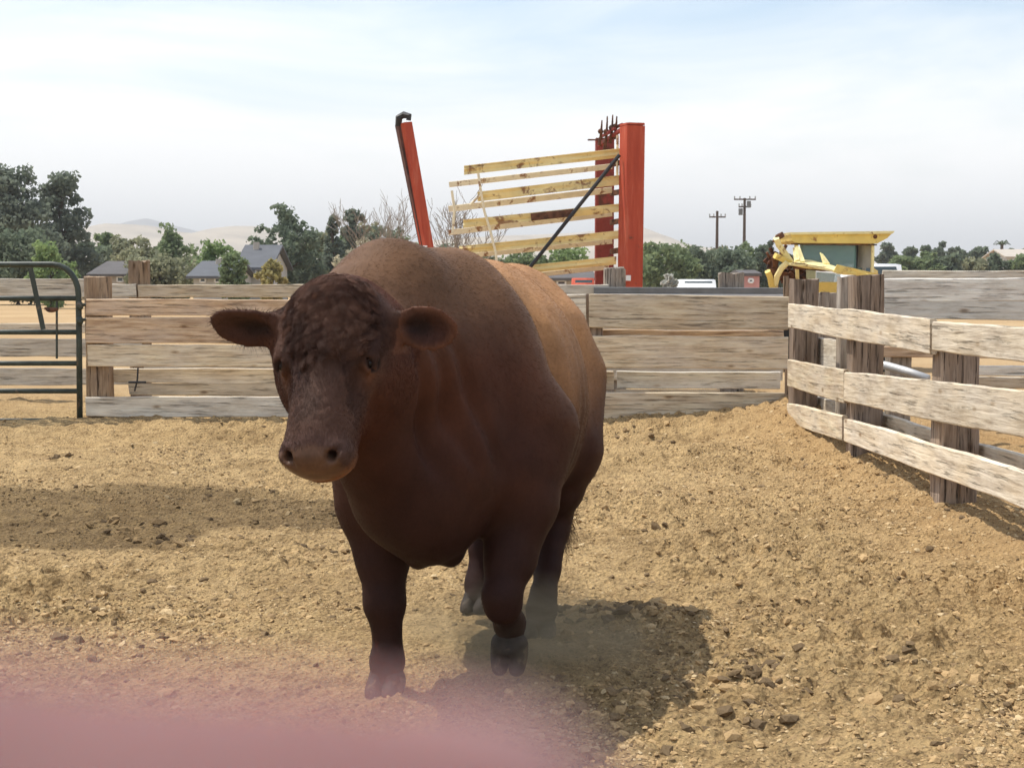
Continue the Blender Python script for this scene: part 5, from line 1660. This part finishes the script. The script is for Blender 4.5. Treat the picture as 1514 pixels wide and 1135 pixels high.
cc = mixrgb(t, at.outputs['Color'], rf_.outputs['Color'], 0.7, 'MULTIPLY')
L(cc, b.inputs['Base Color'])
bb = N(t, 'ShaderNodeAttribute'); bb.attribute_name = 'bare'
mr = N(t, 'ShaderNodeMapRange'); mr.inputs['To Min'].default_value = 0.62; mr.inputs['To Max'].default_value = 0.36
L(bb.outputs['Fac'], mr.inputs['Value']); L(mr.outputs['Result'], b.inputs['Roughness'])
b.inputs['Specular IOR Level'].default_value = 0.12
bump(t, nf.outputs['Fac'], 0.3, 0.002, b)
M_HIDE = m
body = link('body', me, M_HIDE, bull)

# eyes
m, t, b = mat_new('bull_eye')
b.inputs['Base Color'].default_value = (0.008, 0.006, 0.006, 1); b.inputs['Roughness'].default_value = 0.32
b.inputs['Specular IOR Level'].default_value = 0.3
for e, s_ in zip(EYE, (-1, 1)):
    c = fromhead((e[0] + 0.004, e[1] - s_ * 0.001, e[2] + 0.003))
    mb = MB(); mb.ball((0, 0, 0), 0.0165, 16, 10)
    o = mb.build('eye', m, None, True)
    o.parent = bull; o.location = c

# hooves
def hoof_sdf(p):
    d = None
    for s_ in (-1, 1):
        c = cone(p, (0.055, s_ * 0.030, 0.012), (-0.025, s_ * 0.030, 0.050), 0.026, 0.036)
        c = smin(c, ell(p, (0.0, s_ * 0.032, 0.02), (0.075, 0.032, 0.045)), 0.02)
        d = c if d is None else np.minimum(d, c)
    d = smin(d, ell(p, (-0.012, 0, 0.075), (0.052, 0.055, 0.030)), 0.02)
    for s_ in (-1, 1):
        d = smin(d, ell(p, (-0.070, s_ * 0.028, 0.075), (0.018, 0.014, 0.022)), 0.01)    # dew claws
    return smax(d, -p[:, 2], 0.004)
hv, hf = polygonise(hoof_sdf, (-0.12, -0.09, -0.02), (0.13, 0.09, 0.13), 0.006, 4, 0.03)
hv = smooth_mesh(hv, hf, 1)
hme = new_mesh('hoof', hv, hf, True)
m_hoof = simple_mat('horn', (0.040, 0.030, 0.026), 0.7, 0, 0.4, 25, 0.2, (0.12, 0.085, 0.055), 0.35, 14)
hme.materials.append(m_hoof)
for loc, rot in (((0.175, -0.187, -0.004), (0, 0, 0)), ((0.016, 0.232, 0.112), (0, 0.85, 0)), ((-0.71, 0.21, -0.004), (0, 0, 0.1)), ((-1.19, -0.156, -0.004), (0, 0, -0.1))):
    o = link('hoof', hme, None, bull, loc, rot)

# hair: short coat, curly forehead, tail switch (real strands)
def sample_surface(v, faces, nrm, n, r, weight=None):
    tri = np.concatenate([faces[:, [0, 1, 2]], faces[:, [0, 2, 3]]])
    a, b_, c = v[tri[:, 0]], v[tri[:, 1]], v[tri[:, 2]]
    ar = 0.5 * np.linalg.norm(np.cross(b_ - a, c - a), axis=1)
    if weight is not None:
        ar = ar * weight[tri].mean(1)
    pk = r.choice(len(tri), n, p=ar / ar.sum())
    u = r.random(n); w = r.random(n)
    f = u + w > 1; u[f] = 1 - u[f]; w[f] = 1 - w[f]
    pos = a[pk] + (b_ - a)[pk] * u[:, None] + (c - a)[pk] * w[:, None]
    nn = nrm[tri[pk, 0]]
    return pos, nn
def hair_object(name, strands, colours, radius, mat, parent):
    n, k, _ = strands.shape
    hc = bpy.data.hair_curves.new(name)
    hc.add_curves([k] * n)
    hc.attributes['position'].data.foreach_set('vector', strands.astype(np.float32).ravel())
    ra = hc.attributes.get('radius') or hc.attributes.new('radius', 'FLOAT', 'POINT')
    taper = np.linspace(1, 0.25, k)[None] * radius[:, None]
    ra.data.foreach_set('value', taper.astype(np.float32).ravel())
    c = hc.attributes.new('coat', 'FLOAT_COLOR', 'CURVE')
    c.data.foreach_set('color', np.concatenate([colours, np.ones((n, 1))], 1).astype(np.float32).ravel())
    hc.materials.append(mat)
    o = bpy.data.objects.new(name, hc)
    COL.objects.link(o)
    o.parent = parent
    return o
m, t, b = mat_new('bull_hair')
at = N(t, 'ShaderNodeAttribute'); at.attribute_name = 'coat'
t.links.new(at.outputs['Color'], b.inputs['Base Color'])
b.inputs['Roughness'].default_value = 0.55
b.inputs['Specular IOR Level'].default_value = 0.10
M_HAIR = m
r = np.random.default_rng(11)
facing = np.clip((bn @ np.array((0.9, 0.25, 0.35))) + 0.55, 0.05, 1)
wgt = facing * (1 - bpad) * np.where(inhead, 1.0, 0.12) * np.where(bv[:, 2] < 0.09, 0, 1)
for e in EYE:
    wgt = wgt * sstep(0.028, 0.042, np.linalg.norm(hq - np.array(e), axis=1))
for e in NOSTRIL:
    wgt = wgt * sstep(0.015, 0.03, np.linalg.norm(hq - np.array(e), axis=1))
NH = 60000
pos, nn = sample_surface(bv, bfc, bn, NH, r, wgt)
ph = tohead(pos)
ihd = (np.linalg.norm(pos - fromhead((0.08, 0, -0.08)), axis=1) < 0.50) & (ph[:, 2] > -0.30) & (pos[:, 0] > 0.62)
flow = np.repeat(np.array([[-0.75, 0, -0.65]]), NH, 0)
flow[ihd] = fx * 0.9
flow += 0.22 * np.stack([vnoise(pos * 7, 51), vnoise(pos * 7, 52), vnoise(pos * 7, 53)], 1)
tan_ = flow - nn * (flow * nn).sum(1, keepdims=True)
tan_ /= np.linalg.norm(tan_, axis=1, keepdims=True) + 1e-9
jit = r.normal(size=(NH, 3)) * 0.10
ln = (0.010 + 0.006 * r.random(NH)) * np.where(ihd, 0.75, 1.0)
d0 = tan_ * 0.95 + nn * 0.17 + jit; d1 = tan_ + nn * 0.10 + jit
p1 = pos + d0 * ln[:, None] * 0.5; p2 = p1 + d1 * ln[:, None] * 0.5
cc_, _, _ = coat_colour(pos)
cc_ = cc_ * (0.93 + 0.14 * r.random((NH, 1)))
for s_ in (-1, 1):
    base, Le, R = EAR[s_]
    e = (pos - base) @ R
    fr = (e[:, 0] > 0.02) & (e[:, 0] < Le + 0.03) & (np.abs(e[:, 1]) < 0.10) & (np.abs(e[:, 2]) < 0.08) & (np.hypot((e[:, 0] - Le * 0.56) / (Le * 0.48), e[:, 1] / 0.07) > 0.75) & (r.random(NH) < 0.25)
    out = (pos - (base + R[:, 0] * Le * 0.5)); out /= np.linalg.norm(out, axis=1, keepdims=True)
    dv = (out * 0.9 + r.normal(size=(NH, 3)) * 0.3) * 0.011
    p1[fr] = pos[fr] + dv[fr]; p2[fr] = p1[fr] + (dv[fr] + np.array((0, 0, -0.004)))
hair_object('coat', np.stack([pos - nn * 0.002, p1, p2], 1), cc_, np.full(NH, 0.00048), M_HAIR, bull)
# curls over poll and forehead
wc = np.exp(-((hq[:, 0] + 0.05) / 0.15) ** 2 - (hq[:, 1] / 0.12) ** 2) * sstep(-0.10, -0.02, hq[:, 2]) * inhead
wc = np.where(wc < 0.22, 0, wc) * (1 - sstep(0.06, 0.13, hq[:, 0]))
NCL = 560; PER = 54
cpos, cn = sample_surface(bv, bfc, bn, NCL, r, wc)
k = 10
ts = np.linspace(0, 1, k)
strs = []; cols = []
for i in range(NCL):
    n_ = cn[i]
    t1 = np.cross(n_, r.normal(size=3)); t1 /= np.linalg.norm(t1); t2 = np.cross(n_, t1)
    Lc = 0.030 + 0.030 * r.random(); rad = 0.006 + 0.008 * r.random(); turns = 0.6 + 0.9 * r.random(); ph0 = r.random() * 6.28
    drift = fx * 0.8 + t1 * r.normal() * 0.5
    cols0, _, _ = coat_colour(cpos[i:i+1]); tone_ = 1.05 + 0.9 * r.random() ** 1.3
    for j in range(PER):
        o2 = (t1 * r.normal() + t2 * r.normal()) * 0.006
        an = ph0 + ts * turns * 2 * PI + r.normal() * 0.35
        rr_ = rad * (0.4 + 0.6 * ts) * (1 + 0.15 * r.normal())
        pth = cpos[i] + o2 + np.outer(ts, n_) * Lc * 0.40 + np.outer(ts ** 1.3, drift) * Lc * 0.5 + np.outer(np.cos(an) * rr_, t1) + np.outer(np.sin(an) * rr_, t2) - t1 * math.cos(ph0) * rad * 0.4 - t2 * math.sin(ph0) * rad * 0.4
        pth[0] = cpos[i] + o2 - n_ * 0.003
        strs.append(pth); cols.append(cols0[0] * tone_ * (0.8 + 0.4 * r.random()))
hair_object('forelock', np.array(strs), np.array(cols), np.full(len(strs), 0.0006), M_HAIR, bull)
# tail switch
tb = np.array(TAIL[-1][:3]); strs = []; cols = []
for i in range(420):
    a = r.normal(size=3) * np.array((0.012, 0.012, 0.05))
    e = r.normal(size=3) * np.array((0.04, 0.040, 0.07))
    p0 = tb + a; p3 = tb + np.array((0.03, 0.05, -0.27)) + e
    mid1 = p0 * 0.65 + p3 * 0.35 + r.normal(size=3) * 0.012 + np.array((-0.01, 0.0, 0)); mid2 = p0 * 0.3 + p3 * 0.7 + r.normal(size=3) * 0.016
    strs.append(np.stack([p0, mid1, mid2, p3])); cols.append(np.array((0.05, 0.022, 0.015)) * (0.6 + 0.8 * r.random()))
hair_object('tail_switch', np.array(strs), np.array(cols), np.full(420, 0.0010), M_HAIR, bull)

# ------------------------------------------------------------------ dust kicked up by the hooves
m = bpy.data.materials.new('dust'); m.use_nodes = True
t = m.node_tree
t.nodes.remove(t.nodes['Principled BSDF'])
pv = N(t, 'ShaderNodeVolumePrincipled')
pv.inputs['Color'].default_value = (0.88, 0.68, 0.42, 1)
tco = N(t, 'ShaderNodeTexCoord')
nz_ = N(t, 'ShaderNodeTexNoise', Scale=2.6, Detail=3.0, Roughness=0.6, Distortion=0.8); t.links.new(tco.outputs['Object'], nz_.inputs['Vector'])
ln_ = N(t, 'ShaderNodeVectorMath', operation='LENGTH'); t.links.new(tco.outputs['Object'], ln_.inputs[0])
fo = N(t, 'ShaderNodeMapRange'); fo.interpolation_type = 'SMOOTHSTEP'
fo.inputs['From Min'].default_value = 0.15; fo.inputs['From Max'].default_value = 1.0; fo.inputs['To Min'].default_value = 1; fo.inputs['To Max'].default_value = 0
t.links.new(ln_.outputs['Value'], fo.inputs['Value'])
rn = N(t, 'ShaderNodeMapRange'); rn.inputs['From Min'].default_value = 0.36; rn.inputs['From Max'].default_value = 0.70; rn.inputs['To Max'].default_value = 3.6
t.links.new(nz_.outputs['Fac'], rn.inputs['Value'])
mu = N(t, 'ShaderNodeMath', operation='MULTIPLY'); t.links.new(fo.outputs['Result'], mu.inputs[0]); t.links.new(rn.outputs['Result'], mu.inputs[1])
t.links.new(mu.outputs[0], pv.inputs['Density'])
t.links.new(pv.outputs[0], t.nodes['Material Output'].inputs['Volume'])
mb = MB(); mb.ball((0, 0, 0), 1.0, 20, 12)
du = mb.build('dust_cloud', m, None, True)
du.location = (0.06, 5.45, 0.13); du.scale = (0.62, 0.68, 0.25)
du['kind'] = 'stuff'; du['label'] = 'thin dust kicked up round the hooves of the bull'

# ------------------------------------------------------------------ the photographer's finger in front of the lens
m, t, b = mat_new('skin')
nn = N(t, 'ShaderNodeTexNoise', Scale=90.0, Detail=4.0)
rr = ramp(t, [(0.3, (0.172, 0.094, 0.090)), (0.7, (0.208, 0.116, 0.112))]); t.links.new(nn.outputs['Fac'], rr.inputs['Fac'])
t.links.new(rr.outputs['Color'], b.inputs['Base Color'])
b.inputs['Subsurface Weight'].default_value = 0.6
b.inputs['Subsurface Radius'].default_value = (0.010, 0.003, 0.002)
b.inputs['Subsurface Scale'].default_value = 1.0
b.inputs['Roughness'].default_value = 0.8
b.inputs['Specular IOR Level'].default_value = 0.1
M_SKIN = m
hd = thing('hand', 'pink out of focus finger of the photographer across the lower left', 'hand', (0, 0, HC))
FZ = -0.0158; FY = 0.0290
def hand_sdf(p):
    # index finger lies across, tip to the right; the other fingers curl below; palm and forearm lead off left and back
    idx_ = chain(p, [(-0.090, FY + 0.012, -0.026, 0.0115), (-0.048, FY + 0.008, FZ - 0.004, 0.0100), (-0.020, FY + 0.001, FZ - 0.0008, 0.0086), (-0.0032, FY, FZ, 0.0080)], 0.006)
    d = idx_
    for k in range(1, 4):
        z = -0.026 - 0.020 * k
        x0 = -0.088 - 0.003 * k
        L_ = (0.046, 0.050, 0.047, 0.038)[k]
        y0 = FY + 0.012
        fing = chain(p, [(x0, y0, z, 0.0112), (x0 + L_, y0 + 0.012, z, 0.0098), (x0 + L_ - 0.004, y0 - 0.014, z - 0.001, 0.0090), (x0 + L_ - 0.024, y0 - 0.018, z - 0.002, 0.0078)], 0.005)
        d = np.minimum(d, fing)
    palm = ell(p, (-0.125, FY + 0.004, -0.058), (0.048, 0.017, 0.046))
    d = smin(d, palm, 0.014)
    th = chain(p, [(-0.150, FY - 0.008, -0.072, 0.017), (-0.118, FY - 0.032, -0.058, 0.0125), (-0.088, FY - 0.040, -0.046, 0.0108), (-0.066, FY - 0.038, -0.042, 0.0092)], 0.008)
    d = smin(d, th, 0.012)
    arm = chain(p, [(-0.165, FY, -0.072, 0.027), (-0.195, FY - 0.030, -0.092, 0.026), (-0.330, FY - 0.170, -0.220, 0.042), (-0.38, FY - 0.23, -0.28, 0.045)], 0.02)
    return smin(d, arm, 0.02)
fv, ffc = polygonise(hand_sdf, (-0.44, -0.28, -0.34), (0.01, 0.065, 0.02), 0.0027, 6, 0.02)
fv = smooth_mesh(fv, ffc, 2)
me = new_mesh('skin_surface', fv, ffc, True)
link('skin_surface', me, M_SKIN, hd)
m = simple_mat('nail', (0.30, 0.17, 0.16), 0.4, 0, 0.05, 50, 0.5)
mb = MB(); mb.ball((-0.002, FY + 0.0055, HC + FZ + 0.001), 0.0052, 10, 6, (1.1, 0.7, 1.0)); mb.build('nail', m, hd, True)

# ------------------------------------------------------------------ haze
HAZE = True
if HAZE:
    m = bpy.data.materials.new('air'); m.use_nodes = True
    t = m.node_tree
    t.nodes.remove(t.nodes['Principled BSDF'])
    pv = N(t, 'ShaderNodeVolumePrincipled')
    pv.inputs['Color'].default_value = (0.97, 0.97, 0.965, 1)
    pv.inputs['Density'].default_value = 0.00032
    t.links.new(pv.outputs[0], t.nodes['Material Output'].inputs['Volume'])
    mb = MB()
    mb.beam(Vector((-9500, 4500, 118)), Vector((9500, 4500, 118)), 10600, 244, (0, 0, 1), 0.0001)
    hz = mb.build('haze', m, None)
    hz['kind'] = 'stuff'
    hz['label'] = 'pale dusty air fading the far hills and trees'
